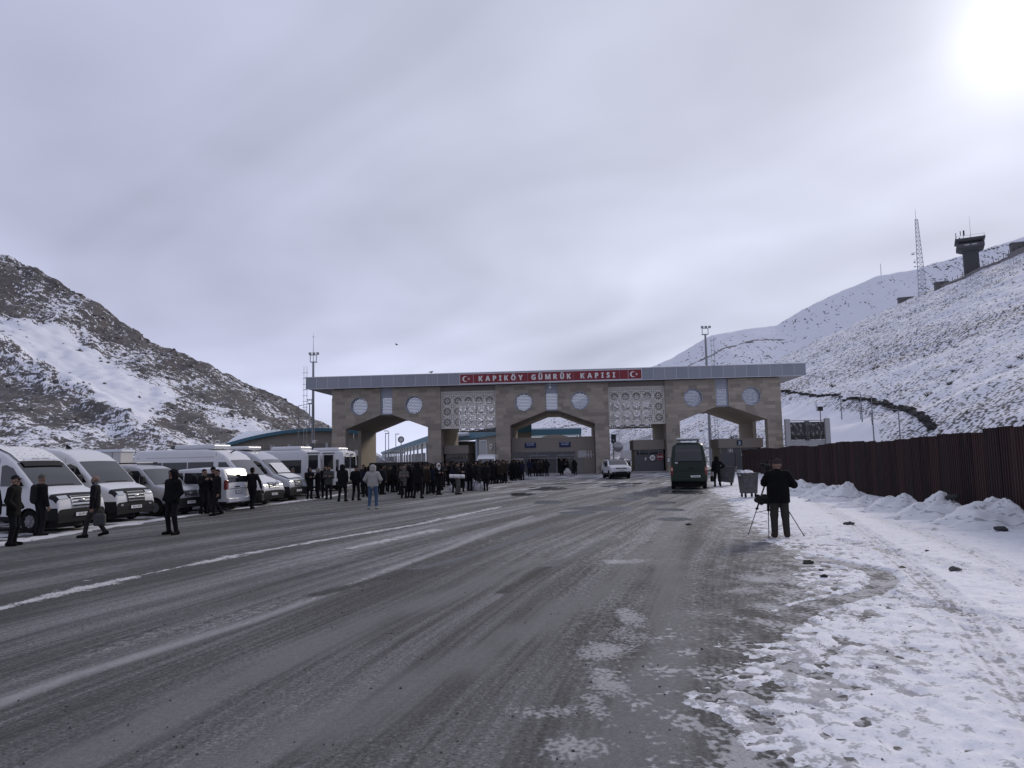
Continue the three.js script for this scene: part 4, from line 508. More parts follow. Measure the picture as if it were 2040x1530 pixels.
{ // guard tower on the ridge
  const D = 255, x = 159.4, y = onR(x, D), t = thing('guard_tower', 'dark concrete guard tower with flared top on the snowy ridge', 'tower', [x, y - 1, -D], -0.5), tm = mat([0.075, 0.078, 0.085], 0.9), tm2 = mat([0.1, 0.103, 0.11], 0.9);
  part(t, 'shaft', bx(4.6, 9.5, 4.6, 0, 4.75, 0), tm); const fl = (w0, w1, y0, y1) => { const g = new THREE.CylinderGeometry(w1 * 0.7071, w0 * 0.7071, y1 - y0, 4); g.rotateY(Math.PI / 4); return g.translate(0, (y0 + y1) / 2, 0).toNonIndexed(); };
  const flat = g => { g.computeVertexNormals(); return g; }; part(t, 'gallery', mg([flat(fl(5, 8.0, 8.6, 9.6)), bx(8.2, 1.3, 8.2, 0, 10.2, 0)]), tm2); part(t, 'gallery_slot', mg([bx(1.6, 0.25, 0.06, -1.0, 10.3, 4.12), bx(1.6, 0.25, 0.06, 1.1, 10.3, 4.12)]), stripM); part(t, 'cabin_post', mg([[-3.7, -3.7], [3.7, -3.7], [-3.7, 3.7], [3.7, 3.7]].map(p => bx(0.4, 1.2, 0.4, p[0], 11.3, p[1]))), tm); part(t, 'cabin_core', bx(5.2, 1.2, 5.2, 0, 11.3, 0), tm); part(t, 'roof_slab', mg([flat(fl(7.0, 8.8, 11.7, 12.3)), bx(8.9, 0.45, 8.9, 0, 12.5, 0)]), tm2);
  const R = []; for (const s of [-1, 1]) { R.push(bar([-4.2, 13.6, s * 4.2], [4.2, 13.6, s * 4.2], 0.07), bar([s * 4.2, 13.6, -4.2], [s * 4.2, 13.6, 4.2], 0.07)); for (const q of [-4.2, 0, 4.2]) R.push(bar([q, 12.7, s * 4.2], [q, 13.6, s * 4.2], 0.07)); } part(t, 'roof_rail', mg(R), steelM); part(t, 'aerial', mg([rod([0.4, 12.7, 1], [0.4, 21, 1], 0.07, 0.03, 5)]), steelM); part(t, 'antenna_panel', mg([bx(0.5, 1.8, 0.25, -1.6, 15.2, 1.5), rod([-1.8, 12.7, 1.5], [-1.8, 15.6, 1.5], 0.08), bx(0.25, 1.5, 0.2, -2.6, 15.3, 1.2), bx(0.4, 0.4, 0.4, -3.0, 13.4, 2), rod([-4.1, 11.0, 3.6], [-4.1, 15, 3.6], 0.12)]), tm);
}
{ // lattice radio mast
  const D = 262, x = 145.3, y = onR(x, D) - 0.8, t = thing('radio_mast', 'three-legged lattice radio mast beside the guard tower', 'mast', [x, y, -D]), H = 28, r = q => lerp(1.75, 0.55, q), P = (k, q) => [r(q) * Math.cos(k * 2.094 + 0.5), H * q, r(q) * Math.sin(k * 2.094 + 0.5)];
  for (let k = 0; k < 3; k++) part(t, 'leg', bar(P(k, 0), P(k, 1), 0.2), mat([0.5, 0.51, 0.55], 0.5)); const B = []; for (let i = 0; i < 18; i++) for (let k = 0; k < 3; k++) { const a = i / 18, b = (i + 1) / 18; B.push(bar(P(k, a), P((k + 1) % 3, b), 0.1), bar(P(k, b), P((k + 1) % 3, b), 0.09)); } part(t, 'bracing', mg(B), mat([0.4, 0.41, 0.46], 0.5));
  part(t, 'spire', rod([0, H, 0], [0, H + 4, 0], 0.09, 0.03, 5), steelM); part(t, 'antenna', mg([bx(1.0, 0.35, 0.35, -2.0, 15.4, 0), bar([-2.4, 15.9, 0], [0, 15.9, 0], 0.12), bx(0.5, 0.5, 0.3, -1.6, 12.5, 0), bx(0.6, 0.3, 0.3, -1.6, 10.9, 0), bar([-1.9, 13.3, 0], [0, 13.3, 0], 0.1)]), steelM); }
{ const wallM = mat([0.22, 0.21, 0.21], 0.95), t = thing('ridge_wall', 'long stepped wall climbing the ridge past the guard tower', 'wall'); const pts = []; for (let i = 0; i <= 22; i++) { const k = i / 22, x = lerp(146.5, 182, k), D = 251 - 6 * k; pts.push([x, onR(x, D), D]); }
  for (let i = 0; i < 22; i++) { const [x0, y0, D0] = pts[i], [x1, y1, D1] = pts[i + 1]; const h = i > 12 ? 2.4 : 1.5, a = Math.max(y0, y1); part(t, 'wall_section', bar([x0, Math.min(y0, y1) + h / 2 - 0.9, -D0], [x1, a + h / 2 - 0.9, -D1], 0.35, h + 0.6), wallM); part(t, 'fence_post', bx(0.12, 1.4, 0.12, x0, y0 + h, -D0), blackM); } }
for (const [x, D, w, h, l] of [[133.5, 274, 5.5, 2.2, 'small dark stone bunker half buried in the snow left of the radio mast'], [141.5, 266, 4.6, 1.9, 'low stone hut with snowy roof at the foot of the radio mast'], [149, 256, 4, 2.0, 'stone lookout shelter at the lower end of the ridge wall'], [174, 249, 8, 3.4, 'long shed with sloping roof uphill of the guard tower']]) { const t = thing('stone_hut', l, 'hut', [x, onR(x, D) - 0.6, -D], -0.35); part(t, 'wall', bx(w, h + 0.6, 3, 0, h / 2, 0), mat([0.14, 0.135, 0.135], 0.95)); part(t, 'roof', bx(w + 0.5, 0.25, 3.5, 0, h + 0.4, 0), mat([0.3, 0.3, 0.32], 0.9)); part(t, 'window', bx(w * 0.3, 0.7, 0.1, w * 0.1, h * 0.6, 1.5), glassDark); }
{ const D = 276, x = 126.4, y = onR(x, D), t = thing('lattice_beacon', 'short beacon post with four lamps on the lower ridge', 'beacon', [x, y - 0.3, -D]); part(t, 'post', mg([bx(0.4, 4, 0.4, 0, 2, 0), bx(0.9, 0.5, 0.9, 0, 0.25, 0)]), mat([0.3, 0.3, 0.33], 0.7)); part(t, 'platform', bx(1.6, 0.2, 1.6, 0, 4.1, 0), boothDark); part(t, 'lamps', mg([-0.7, -0.2, 0.3, 0.8].map(q => bx(0.35, 0.5, 0.3, q, 4.6, 0.2))), boothDark); }
{ const x = 242, D = 482, t = thing('boundary_pole', 'thin boundary pole on the far snowy skyline', 'pole', [x, farH(x, D) - 0.5, -D]); part(t, 'pole', rod([0, 0, 0], [0, 9, 0], 0.22, 0.15, 5), steelM); part(t, 'cairn', lump(1, 0.5, 5).scale(1.4, 1, 1.2).translate(2.6, 0.4, 0), rockM); }
for (const [x, D, H, a, l] of [[42.5, 104, 7.2, 0, 'dark pole with a box on top behind the stained wall panel'], [55.9, 128, 4.4, -1.4, 'lamp post with left arm where the snowy track bends'], [54.7, 118, 4.6, -1.5, 'lamp post with long left arm above the snowy track'], [49.9, 104.5, 6.4, -1.8, 'tall lamp post in front of the dark rock ledge'], [50.2, 98, 4.2, -1.9, 'lamp post nearest the lower end of the rock ledge']]) { const o = lampPost(l, x, onR(x, D), D, H, a || 0.3); if (!a) part(o, 'equipment_box', bx(0.6, 0.6, 0.5, 0, H - 0.2, 0), blackM); }
{ const t = thing('rock_ledge', 'dark jagged rock ledge running across the snowy slope', 'ledge'), P = [[66, 190], [65.3, 182], [64.6, 167], [63.3, 153], [61.8, 136], [61.6, 128], [60.6, 123], [58.7, 113], [56.4, 105], [53.5, 95.5]], L = []; for (let i = 0; i < P.length - 1; i++) for (let k = 0; k < 13; k++) { if (rnd() < 0.12) continue; const q = (k + rnd() * 0.9) / 13, x = lerp(P[i][0], P[i + 1][0], q), D = lerp(P[i][1], P[i + 1][1], q) + rr(-0.5, 0.5); L.push(lump(1, 0.8, i * 9 + k).rotateY(rr(0, 6)).scale(rr(0.4, 0.95), rr(0.1, 0.3) * (i > 5 ? 1.7 : 1), rr(0.5, 0.9)).translate(x, onR(x, D) + 0.1, -D)); } part(t, 'rock', mg(L), mat([0.045, 0.043, 0.045], 1)); }
// bare saplings by the snowy track
const twigM = mat([0.05, 0.043, 0.04], 1); [[52.6, 126.5], [49.2, 122.8], [53.6, 112.5], [46.1, 115.2], [56.7, 122.8], [57.3, 142]].forEach(([x, D], i) => { const t = thing('sapling', 'bare leafless sapling beside the snowy track', 'sapling', [x, onR(x, D) - 0.1, -D], i, 'bare saplings along the snowy track'); part(t, 'trunk', rod([0, -0.2, 0], [0.05, 1.6, 0], 0.05, 0.03, 5), twigM); const B = []; for (let k = 0; k < 11; k++) { const a = k * 2.4, y = 0.6 + k * 0.12, l = 0.9 - k * 0.03; B.push(rod([0.02, y, 0], [Math.cos(a) * l * 0.5, y + l * 0.8, Math.sin(a) * l * 0.5], 0.02, 0.008, 3)); } part(t, 'branches', mg(B), twigM); });
log('hillside');
// ================================================================ VEHICLES (local: nose at x = 0, tail at x = -L, y up)
const paint = (c, o = {}) => new THREE.MeshPhysicalMaterial({ color: C(...c), roughness: 0.38, clearcoat: 0.6, clearcoatRoughness: 0.15, ...o });
const whitePaint = paint([0.66, 0.665, 0.68]), whitePaint2 = paint([0.6, 0.61, 0.635]), silverPaint = paint([0.34, 0.345, 0.36], { metalness: 0.35 }), greyPaint = paint([0.44, 0.455, 0.49], { metalness: 0.2 }), greenPaint = paint([0.007, 0.02, 0.011], { clearcoat: 0.25, roughness: 0.5, specularIntensity: 0.6 });
const plastic = cloth([0.014, 0.014, 0.016], 0.6, 0.45), tyreM = cloth(0.012, 0.95, 0.3), rimM = mat([0.22, 0.22, 0.23], 0.4, { metalness: 0.6 }), chrome = mat([0.55, 0.56, 0.58], 0.22, { metalness: 0.8 }), lensM = new THREE.MeshPhysicalMaterial({ color: C(0.5, 0.52, 0.55), roughness: 0.1, clearcoat: 1, metalness: 0.3 }), tailM = new THREE.MeshPhysicalMaterial({ color: C(0.17, 0.012, 0.014), roughness: 0.2, clearcoat: 0.8 });
const carGlass = new THREE.MeshPhysicalMaterial({ color: C(0.018, 0.02, 0.024), roughness: 0.05, clearcoat: 0.6, ior: 1.5 }), wheelTyre = R => new THREE.LatheGeometry([[R * 0.56, -0.1], [R * 0.86, -0.115], [R * 0.97, -0.09], [R, -0.05], [R, 0.05], [R * 0.97, 0.09], [R * 0.86, 0.115], [R * 0.56, 0.1]].map(p => new THREE.Vector2(...p)), 28).rotateX(Math.PI / 2);
const rimGeo = R => mg([new THREE.CylinderGeometry(R * 0.58, R * 0.58, 0.16, 24).rotateX(Math.PI / 2), ...[...Array(8)].map((_, i) => bx(R * 0.11, R * 0.42, 0.2, 0, R * 0.36, 0).rotateZ(i * Math.PI / 4)), new THREE.CylinderGeometry(R * 0.15, R * 0.15, 0.22, 10).rotateX(Math.PI / 2)]);
function vehicle(name, label, cat, spec, pos, phi, group) {
  const t = thing(name, label, cat, [pos[0], 0, -pos[1]], -THREE.MathUtils.degToRad(phi), group), { L, W, prof, yb, R, axles } = spec, H = Math.max(...prof.map(p => p[1]));
  const P = k => { const i = Math.min(Math.floor(k), prof.length - 2), f = k - i; return [lerp(prof[i][0], prof[i + 1][0], f), lerp(prof[i][1], prof[i + 1][1], f)]; };
  const nl = spec.noseLen || 0.9, na = spec.noseTaper || 0.12, tum = spec.tumble || 0.09;
  const hw = (x, y) => W / 2 * (1 - na * clamp((x + nl) / nl) ** 2) * (1 - 0.05 * clamp((-L + 0.5 - x) / 0.5) ** 2) * (1 - tum * clamp((y - 0.95) / (H - 0.95)) ** 1.5 - 0.04 * clamp((0.55 - y) / 0.3));
  const bot = x => { let b = yb; for (const a of axles) { const r = R + 0.07, d = Math.abs(x - a); if (d < r) b = Math.max(b, R + Math.sqrt(r * r - d * d) * 0.98); } return b; };
  // stations along the profile
  const st = []; for (let i = 0; i < prof.length - 1; i++) { const [a, b] = [prof[i], prof[i + 1]], n = Math.max(1, Math.ceil(Math.hypot(b[0] - a[0], b[1] - a[1]) / 0.09)); for (let k = 0; k < n; k++) st.push(P(i + k / n)); } st.push(prof[prof.length - 1]);
  const rcOf = yt => Math.min(spec.rc || 0.13, Math.max(0.005, (yt - yb) * 0.35)), crown = 0.035;
  const rows = st.map(([x, yt]) => { const b = Math.min(bot(x), yt - 0.005), rc = Math.min(rcOf(yt), (yt - b) * 0.6), e = yt - rc - crown * 0.6, ze = hw(x, e), h = []; const lv = [b, 0.4, 0.5, 0.62, 0.74, lerp(0.74, e, 0.33), lerp(0.74, e, 0.66), e]; for (let k = 0; k <= 7; k++) { const y = clamp(lv[k], b, e); h.push([y, hw(x, y)]); } for (let k = 1; k <= 4; k++) { const a = k / 4 * Math.PI / 2; h.push([e + rc * Math.sin(a), ze - rc * (1 - Math.cos(a))]); } const zt = ze - rc; for (let k = 1; k <= 4; k++) { const v = 1 - k / 4; h.push([e + rc + crown * 0.6 * (1 - v * v), zt * v]); } return [...h.map(([y, z]) => [x, y, z]), ...h.slice(0, -1).reverse().map(([y, z]) => [x, y, -z])]; });
  const groups = {}, cls = spec.split || (() => 'body');
  for (let i = 0; i < rows.length - 1; i++) for (let j = 0; j < rows[0].length - 1; j++) { const a = rows[i][j], b = rows[i][j + 1], c = rows[i + 1][j], d = rows[i + 1][j + 1]; const top = j > 6 && j < rows[0].length - 8, n = cls((a[0] + c[0]) / 2, top ? (st[i][1] + st[i + 1][1]) / 2 : (a[1] + b[1] + c[1] + d[1]) / 4, (a[2] + b[2]) / 2); if (n !== 'opening') (groups[n] ||= []).push(...a, ...c, ...d, ...a, ...d, ...b); }
  const mats = { body: spec.paint, front_bumper: plastic, bonnet_guard: plastic, side_cladding: plastic, rear_bumper: spec.rearM || plastic };
  for (const n in groups) { let g = new THREE.BufferGeometry(); g.setAttribute('position', new THREE.Float32BufferAttribute(groups[n], 3)); g.computeVertexNormals(); g = toCreasedNormals(mergeVertices(g.deleteAttribute('normal')), 0.5); part(t, n, g, mats[n]); }
  part(t, 'underbody', bx(L - 0.3, 0.12, W * 0.8, -L / 2, yb + 0.06, 0), blackM);
  for (const a of axles) part(t, 'wheel_well', bx(R * 2 + 0.1, R + 0.35, W * 0.62, a, R + 0.1, 0), blackM);
  // patches lying on the skin: on the top line between profile stations k0..k1, or on a flank inside a polygon
  const skin = (n, k0, k1, v0, v1, m, d = 0.01, lb, parent = t, taper = 0) => { const N = 14, g = gridGeo(N, 8, (u, v) => { const k = lerp(k0, k1, v), [x, yt] = P(k), [xa, ya] = P(Math.max(0, k - 0.03)), [xb, yb_] = P(Math.min(prof.length - 1.001, k + 0.03)), tx = xb - xa, ty = yb_ - ya, l = Math.hypot(tx, ty) || 1, rc = rcOf(yt), w = hw(x, yt - rc) - rc * 0.5, q = lerp(v0, v1, u) * (1 - taper * v); return [x + d * ty / l, yt - crown * 0.6 * q * q - d * tx / l, q * w]; }); return part(parent, n, g, m, lb); };
  const flank = (n, poly, s, m, d = 0.012, parent = t) => { const sg = new THREE.ShapeGeometry(new THREE.Shape(poly.map(p => new THREE.Vector2(...p)))), p = sg.attributes.position; for (let i = 0; i < p.count; i++) p.setXYZ(i, p.getX(i), p.getY(i), s * (hw(p.getX(i), p.getY(i)) + d)); sg.computeVertexNormals(); return part(parent, n, sg, m); };
  for (const a of axles) for (const s of [-1, 1]) { const w = part(t, 'wheel', spec._ty ||= wheelTyre(R), tyreM); w.position.set(a, R, s * (W / 2 - 0.14)); part(w, 'rim', spec._rim ||= rimGeo(R), rimM); }
  spec.extra(t, { skin, flank, hw, P, L, W, H, prof }); return t;
}
const plateMat = txt => textPlate(0.52, 0.115, '#d9dadc', [[txt, 0.54, 0.54, 0.86, '#15161a']], 192);
const rectP = (x0, x1, y0, y1, sl = 0) => [[x0, y0], [x1, y0], [x1 + sl, y1], [x0 + sl, y1]];
const mirrors = (t, x, y, hwz, m) => { for (const s of [-1, 1]) { const o = part(t, 'mirror', rb(0.14, 0.34, 0.2, x, y, s * (hwz + 0.16), 0.05), m); part(o, 'mirror_glass', bx(0.01, 0.26, 0.15, x - 0.075, y, s * (hwz + 0.16)), lensM); } };
function vanFront(t, f, o) { // windscreen, lamps, grille and plate of a van nose
  f.skin('windscreen', o.ws[0], o.ws[1], -0.93, 0.93, carGlass, 0.012); f.skin('wiper', o.ws[0] + 0.05, o.ws[0] + 0.09, -0.6, 0.5, plastic, 0.03);
  for (const s of [-1, 1]) f.skin('headlight', o.hl[0], o.hl[1], s * (o.hl[2] ?? 0.5), s * 0.97, lensM, 0.014);
  const g = f.skin('grille', o.gr[0], o.gr[1], -o.gr[2], o.gr[2], o.chromeGrille ? chrome : plastic, 0.02); for (let i = 0; i < 4; i++) { const k = lerp(o.gr[0], o.gr[1], (i + 0.25) / 4); f.skin('grille_bar', k, k + (o.gr[1] - o.gr[0]) * 0.1, -o.gr[2] * 0.92, o.gr[2] * 0.92, o.chromeGrille ? plastic : chrome, 0.034, undefined, g); }
  if (o.badge) part(g, 'badge', new THREE.SphereGeometry(1, 14, 8).scale(0.02, 0.045, 0.11).translate(f.P((o.gr[0] + o.gr[1]) / 2)[0] + 0.05, f.P((o.gr[0] + o.gr[1]) / 2)[1], 0), chrome);
  if (o.ring) part(g, 'badge', mg([new THREE.TorusGeometry(0.1, 0.014, 6, 20).rotateY(Math.PI / 2), ...[0, 1, 2].map(i => bx(0.012, 0.1, 0.016, 0, 0.05, 0).rotateX(i * 2.094))]).translate(f.P((o.gr[0] + o.gr[1]) / 2)[0] + 0.055, f.P((o.gr[0] + o.gr[1]) / 2)[1], 0), chrome);
  const [px, py] = [0.045, o.py || 0.52]; const pl = part(t, 'number_plate', bx(0.02, 0.12, 0.54, px - 0.015, py, 0), plastic); part(pl, 'plate_face', new THREE.PlaneGeometry(0.52, 0.11).rotateY(Math.PI / 2).translate(px, py, 0), plateMat(o.plate));
}
const TRANSIT = [[0, 0.3], [0.025, 0.55], [0.01, 0.8], [-0.05, 1.02], [-0.16, 1.13], [-0.5, 1.27], [-0.86, 1.38], [-1.28, 1.79], [-1.74, 2.2], [-2.1, 2.43], [-2.55, 2.6], [-3.3, 2.69], [-5.8, 2.69], [-6.05, 2.62], [-6.18, 2.35], [-6.2, 1.0], [-6.2, 0.42]];
const vanSplit = (x, y) => y < 0.74 && x > -0.5 ? 'front_bumper' : y < 0.62 && x < -5.6 ? 'rear_bumper' : y < 0.5 ? 'side_cladding' : 'body';
const guardSplit = (x, y) => x > -0.33 && y > 1.0 && x < -0.02 ? 'bonnet_guard' : vanSplit(x, y);
const transitBase = { L: 6.2, W: 2.06, yb: 0.36, R: 0.35, axles: [-0.98, -4.75], paint: whitePaint, split: guardSplit };
const transitSides = (f, t) => { for (const s of [-1, 1]) { f.flank('cab_window', [[-1.2, 1.43], [-2.12, 1.43], [-2.12, 2.06], [-1.95, 2.09], [-1.66, 1.98]], s, carGlass); f.flank('side_window', rectP(-4.05, -2.32, 1.42, 2.08), s, carGlass); f.flank('side_window', rectP(-5.95, -4.12, 1.42, 2.08), s, carGlass); f.flank('door_seam', [[-2.2, 0.55], [-2.215, 0.55], [-2.215, 2.3], [-2.2, 2.3]], s, plastic, 0.004); f.flank('body_moulding', rectP(-5.9, -1.5, 0.82, 0.9), s, plastic, 0.02); } mirrors(t, -1.35, 1.55, f.hw(-1.35, 1.55), plastic); };
const RED_GROUP = 'vehicles parked in a row along the left of the yard';
vehicle('minibus', 'white minibus with black bonnet guard, chrome-barred grille and lettered snowy brow', 'minibus', { ...transitBase, prof: TRANSIT, extra(t, f) {
  vanFront(t, f, { ws: [6.05, 7.9], hl: [3.0, 3.9, 0.55], gr: [1.75, 3.6, 0.46], chromeGrille: true, badge: true, plate: '34 VF 65' }); transitSides(f, t);
  f.skin('sun_visor', 7.55, 7.95, -0.8, 0.8, plastic, 0.05); f.skin('snow_brow', 7.95, 10.6, -0.86, 0.86, heapM, 0.05); f.skin('brow_lettering', 8.02, 8.3, -0.78, 0.62, textPlate(1.5, 0.12, '#d4d6de', [['TÜRKAN TURİZM', 0.5, 0.55, 0.85, '#20222a']], 512), 0.056); } }, [-13.65, 24.0], 15, RED_GROUP);
vehicle('minibus', 'white minibus with wide black slatted grille and oval badge', 'minibus', { ...transitBase, prof: TRANSIT, extra(t, f) {
  vanFront(t, f, { ws: [6.05, 7.95], hl: [2.75, 3.7, 0.6], gr: [1.6, 3.45, 0.5], badge: true, plate: '65 L 975' }); transitSides(f, t); for (const s of [-1, 1]) f.skin('fog_lamp', 1.15, 1.4, s * 0.72, s * 0.86, lensM, 0.02); part(t, 'roof_fin', mg([prism([[-2.9, 2.66], [-3.2, 2.66], [-3.15, 2.84]], 0.02, -0.02)]), plastic); } }, [-13.7, 27.5], 15, RED_GROUP);
const OLDT = [[0, 0.3], [0.02, 0.55], [0, 0.82], [-0.1, 0.98], [-0.5, 1.12], [-0.95, 1.22], [-1.3, 1.55], [-1.62, 1.85], [-1.95, 1.96], [-2.6, 2.02], [-4.5, 2.0], [-4.75, 1.93], [-4.86, 1.7], [-4.88, 0.42]];
vehicle('panel_van', 'silver low-roofed van with muddy flanks between two white minibuses', 'van', { L: 4.88, W: 1.96, yb: 0.34, R: 0.34, axles: [-0.9, -3.8], paint: silverPaint, prof: OLDT, split: (x, y) => y < 0.7 && x > -0.3 ? 'front_bumper' : y < 0.48 ? 'side_cladding' : 'body', extra(t, f) {
  vanFront(t, f, { ws: [5.05, 6.95], hl: [2.0, 3.2, 0.6], gr: [1.7, 2.7, 0.45], badge: true, plate: '34 BRZ 10', py: 0.5 }); for (const s of [-1, 1]) { f.flank('cab_window', [[-1.25, 1.28], [-2.1, 1.28], [-2.1, 1.76], [-1.72, 1.78]], s, carGlass); f.flank('side_window', rectP(-3.4, -2.25, 1.26, 1.74), s, carGlass); f.flank('side_window', rectP(-4.6, -3.5, 1.26, 1.74), s, carGlass); f.flank('door_seam', rectP(-2.19, -2.175, 0.5, 1.85), s, plastic, 0.004); } mirrors(t, -1.35, 1.4, f.hw(-1.35, 1.4), plastic); for (const z of [-0.6, 0.6]) part(t, 'roof_rail', bar([-2.1, 2.08, z], [-4.4, 2.08, z], 0.05), plastic); part(t, 'front_rack', mg([bar([-2.3, 2.1, -0.6], [-2.3, 2.1, 0.6], 0.05), bar([-4.0, 2.1, -0.6], [-4.0, 2.1, 0.6], 0.05)]), whiteM); } }, [-12.9, 30.3], 14, RED_GROUP);
const SPRINTER = [[0, 0.3], [0.03, 0.55], [0.02, 0.78], [-0.05, 0.98], [-0.2, 1.1], [-0.65, 1.27], [-1.02, 1.4], [-1.42, 1.8], [-1.82, 2.17], [-2.1, 2.42], [-2.5, 2.6], [-3.2, 2.7], [-6.8, 2.7], [-7.05, 2.62], [-7.12, 2.35], [-7.14, 0.45]];
const sprinterSides = (f, t, m = plastic) => { for (const s of [-1, 1]) { f.flank('cab_window', [[-1.4, 1.45], [-2.35, 1.45], [-2.35, 2.06], [-1.95, 2.06]], s, carGlass); for (const [a, b] of [[-4.0, -2.62], [-5.4, -4.06], [-6.85, -5.46]]) f.flank('side_window', rectP(a, b, 1.4, 2.08), s, carGlass); f.flank('door_seam', rectP(-2.5, -2.485, 0.5, 2.5), s, plastic, 0.004); f.flank('body_crease', rectP(-6.9, -2.6, 2.3, 2.325), s, silverPaint, 0.01); } mirrors(t, -1.55, 1.62, f.hw(-1.55, 1.6), m); };
vehicle('minibus', 'long white high-roofed minibus with round star badge and roof hatch', 'minibus', { L: 7.14, W: 2.0, yb: 0.36, R: 0.35, axles: [-1.05, -5.2], paint: whitePaint, prof: SPRINTER, split: vanSplit, extra(t, f) {
  vanFront(t, f, { ws: [6.05, 7.95], hl: [2.7, 4.2, 0.62], gr: [2.1, 3.7, 0.5], ring: true, plate: '65 M 0217' }); sprinterSides(f, t); part(t, 'roof_unit', rb(2.2, 0.24, 1.4, -3.9, 2.8, 0, 0.1), whitePaint2); part(t, 'roof_hatch', rb(0.8, 0.2, 0.9, -5.0, 2.82, 0, 0.06), carGlass); part(t, 'aerial', rod([-2.3, 2.5, 0.1], [-2.05, 2.62, 0.1], 0.03), plastic); } }, [-11.35, 35.9], 14, RED_GROUP);
const MPV = [[0, 0.32], [0.02, 0.55], [0, 0.78], [-0.15, 0.92], [-0.85, 1.08], [-1.0, 1.12], [-1.7, 1.66], [-2.1, 1.79], [-3.0, 1.84], [-4.05, 1.82], [-4.22, 1.76], [-4.36, 1.42], [-4.42, 1.05], [-4.44, 0.62], [-4.44, 0.36]];
vehicle('people_carrier', 'small white people carrier parked tail-out with round-cornered rear window', 'car', { L: 4.44, W: 1.8, yb: 0.3, R: 0.31, axles: [-0.85, -3.6], paint: whitePaint, prof: MPV, rc: 0.1, split: (x, y) => y < 0.4 ? 'side_cladding' : 'body', extra(t, f) {
  f.skin('windscreen', 5.05, 6.95, -0.92, 0.92, carGlass, 0.012); f.skin('rear_window', 10.08, 11.6, -0.86, 0.86, carGlass, 0.014); for (const s of [-1, 1]) { f.flank('side_window', [[-1.35, 1.16], [-2.3, 1.16], [-2.3, 1.62], [-1.85, 1.62]], s, carGlass); f.flank('side_window', rectP(-3.25, -2.4, 1.16, 1.62), s, carGlass); f.flank('side_window', rectP(-4.05, -3.4, 1.2, 1.6), s, carGlass); part(t, 'tail_lamp', rb(0.14, 0.42, 0.2, -4.37, 1.1, s * 0.8, 0.05), tailM); } f.skin('tailgate_groove', 12.25, 12.3, -0.8, 0.8, plastic, 0.006); f.skin('tailgate_handle', 12.05, 12.15, -0.35, 0.1, plastic, 0.02); const pl = part(t, 'number_plate', bx(0.02, 0.14, 0.56, -4.45, 0.78, 0.05), plastic); part(pl, 'plate_face', new THREE.PlaneGeometry(0.52, 0.11).rotateY(-Math.PI / 2).translate(-4.465, 0.78, 0.05), plateMat('65 ER 40')); part(t, 'rear_bumper', rb(0.16, 0.22, 1.7, -4.45, 0.45, 0, 0.06), whitePaint2); } }, [-16.1, 33.6], 194, RED_GROUP);
vehicle('minibus', 'grey minibus with a slab of snow lying on its windscreen', 'minibus', { ...transitBase, W: 2.0, L: 6.2, prof: TRANSIT, paint: greyPaint, split: vanSplit, extra(t, f) {
  vanFront(t, f, { ws: [6.05, 7.9], hl: [2.9, 3.9, 0.6], gr: [1.8, 3.3, 0.45], badge: true, plate: '65 T 118' }); transitSides(f, t); f.skin('windscreen_snow', 6.1, 7.35, -0.75, 0.6, heapM, 0.06); f.skin('bonnet_snow', 4.1, 5.9, -0.8, 0.8, heapM, 0.05); part(t, 'roof_unit', rb(1.6, 0.2, 1.3, -3.4, 2.78, 0, 0.09), whitePaint); } }, [-11.3, 39.8], 14, RED_GROUP);
const hatch = (name, label, pos, phi, pm, plate, group) => vehicle(name, label, 'car', { L: 4.1, W: 1.74, yb: 0.24, R: 0.31, axles: [-0.8, -3.35], paint: pm, rc: 0.12, tumble: 0.16, prof: [[0, 0.28], [0.02, 0.5], [0, 0.7], [-0.15, 0.82], [-0.9, 0.96], [-1.05, 1.0], [-1.75, 1.4], [-2.2, 1.47], [-3.2, 1.44], [-3.6, 1.3], [-3.98, 0.98], [-4.08, 0.8], [-4.1, 0.3]], split: (x, y) => y < 0.36 ? 'side_cladding' : 'body', extra(t, f) {
  f.skin('windscreen', 5.05, 6.95, -0.9, 0.9, carGlass, 0.012); f.skin('rear_window', 8.2, 9.9, -0.85, 0.85, carGlass, 0.012); for (const s of [-1, 1]) { f.flank('side_window', [[-1.4, 1.02], [-2.3, 1.02], [-2.3, 1.34], [-1.8, 1.34]], s, carGlass); f.flank('side_window', [[-2.38, 1.02], [-3.3, 1.02], [-3.05, 1.32], [-2.38, 1.34]], s, carGlass); part(t, 'tail_lamp', rb(0.2, 0.24, 0.22, -3.98, 0.84, s * 0.72, 0.05), tailM); f.skin('headlight', 2.1, 3.2, s * 0.6, s * 0.95, lensM, 0.012); } mirrors(t, -1.45, 1.02, f.hw(-1.45, 1.0) - 0.06, pm); const pl = part(t, 'number_plate', bx(0.02, 0.13, 0.54, -4.12, 0.6, 0), plastic); part(pl, 'plate_face', new THREE.PlaneGeometry(0.52, 0.11).rotateY(-Math.PI / 2).translate(-4.132, 0.6, 0), plateMat(plate)); part(t, 'rear_bumper', rb(0.14, 0.26, 1.6, -4.06, 0.42, 0, 0.05), pm); } }, pos, phi, group);
hatch('hatchback', 'small white hatchback with red tail lamps squeezed between grey minibus and open van', [-16.1, 43.6], 196, whitePaint2, '65 AT 31', RED_GROUP);
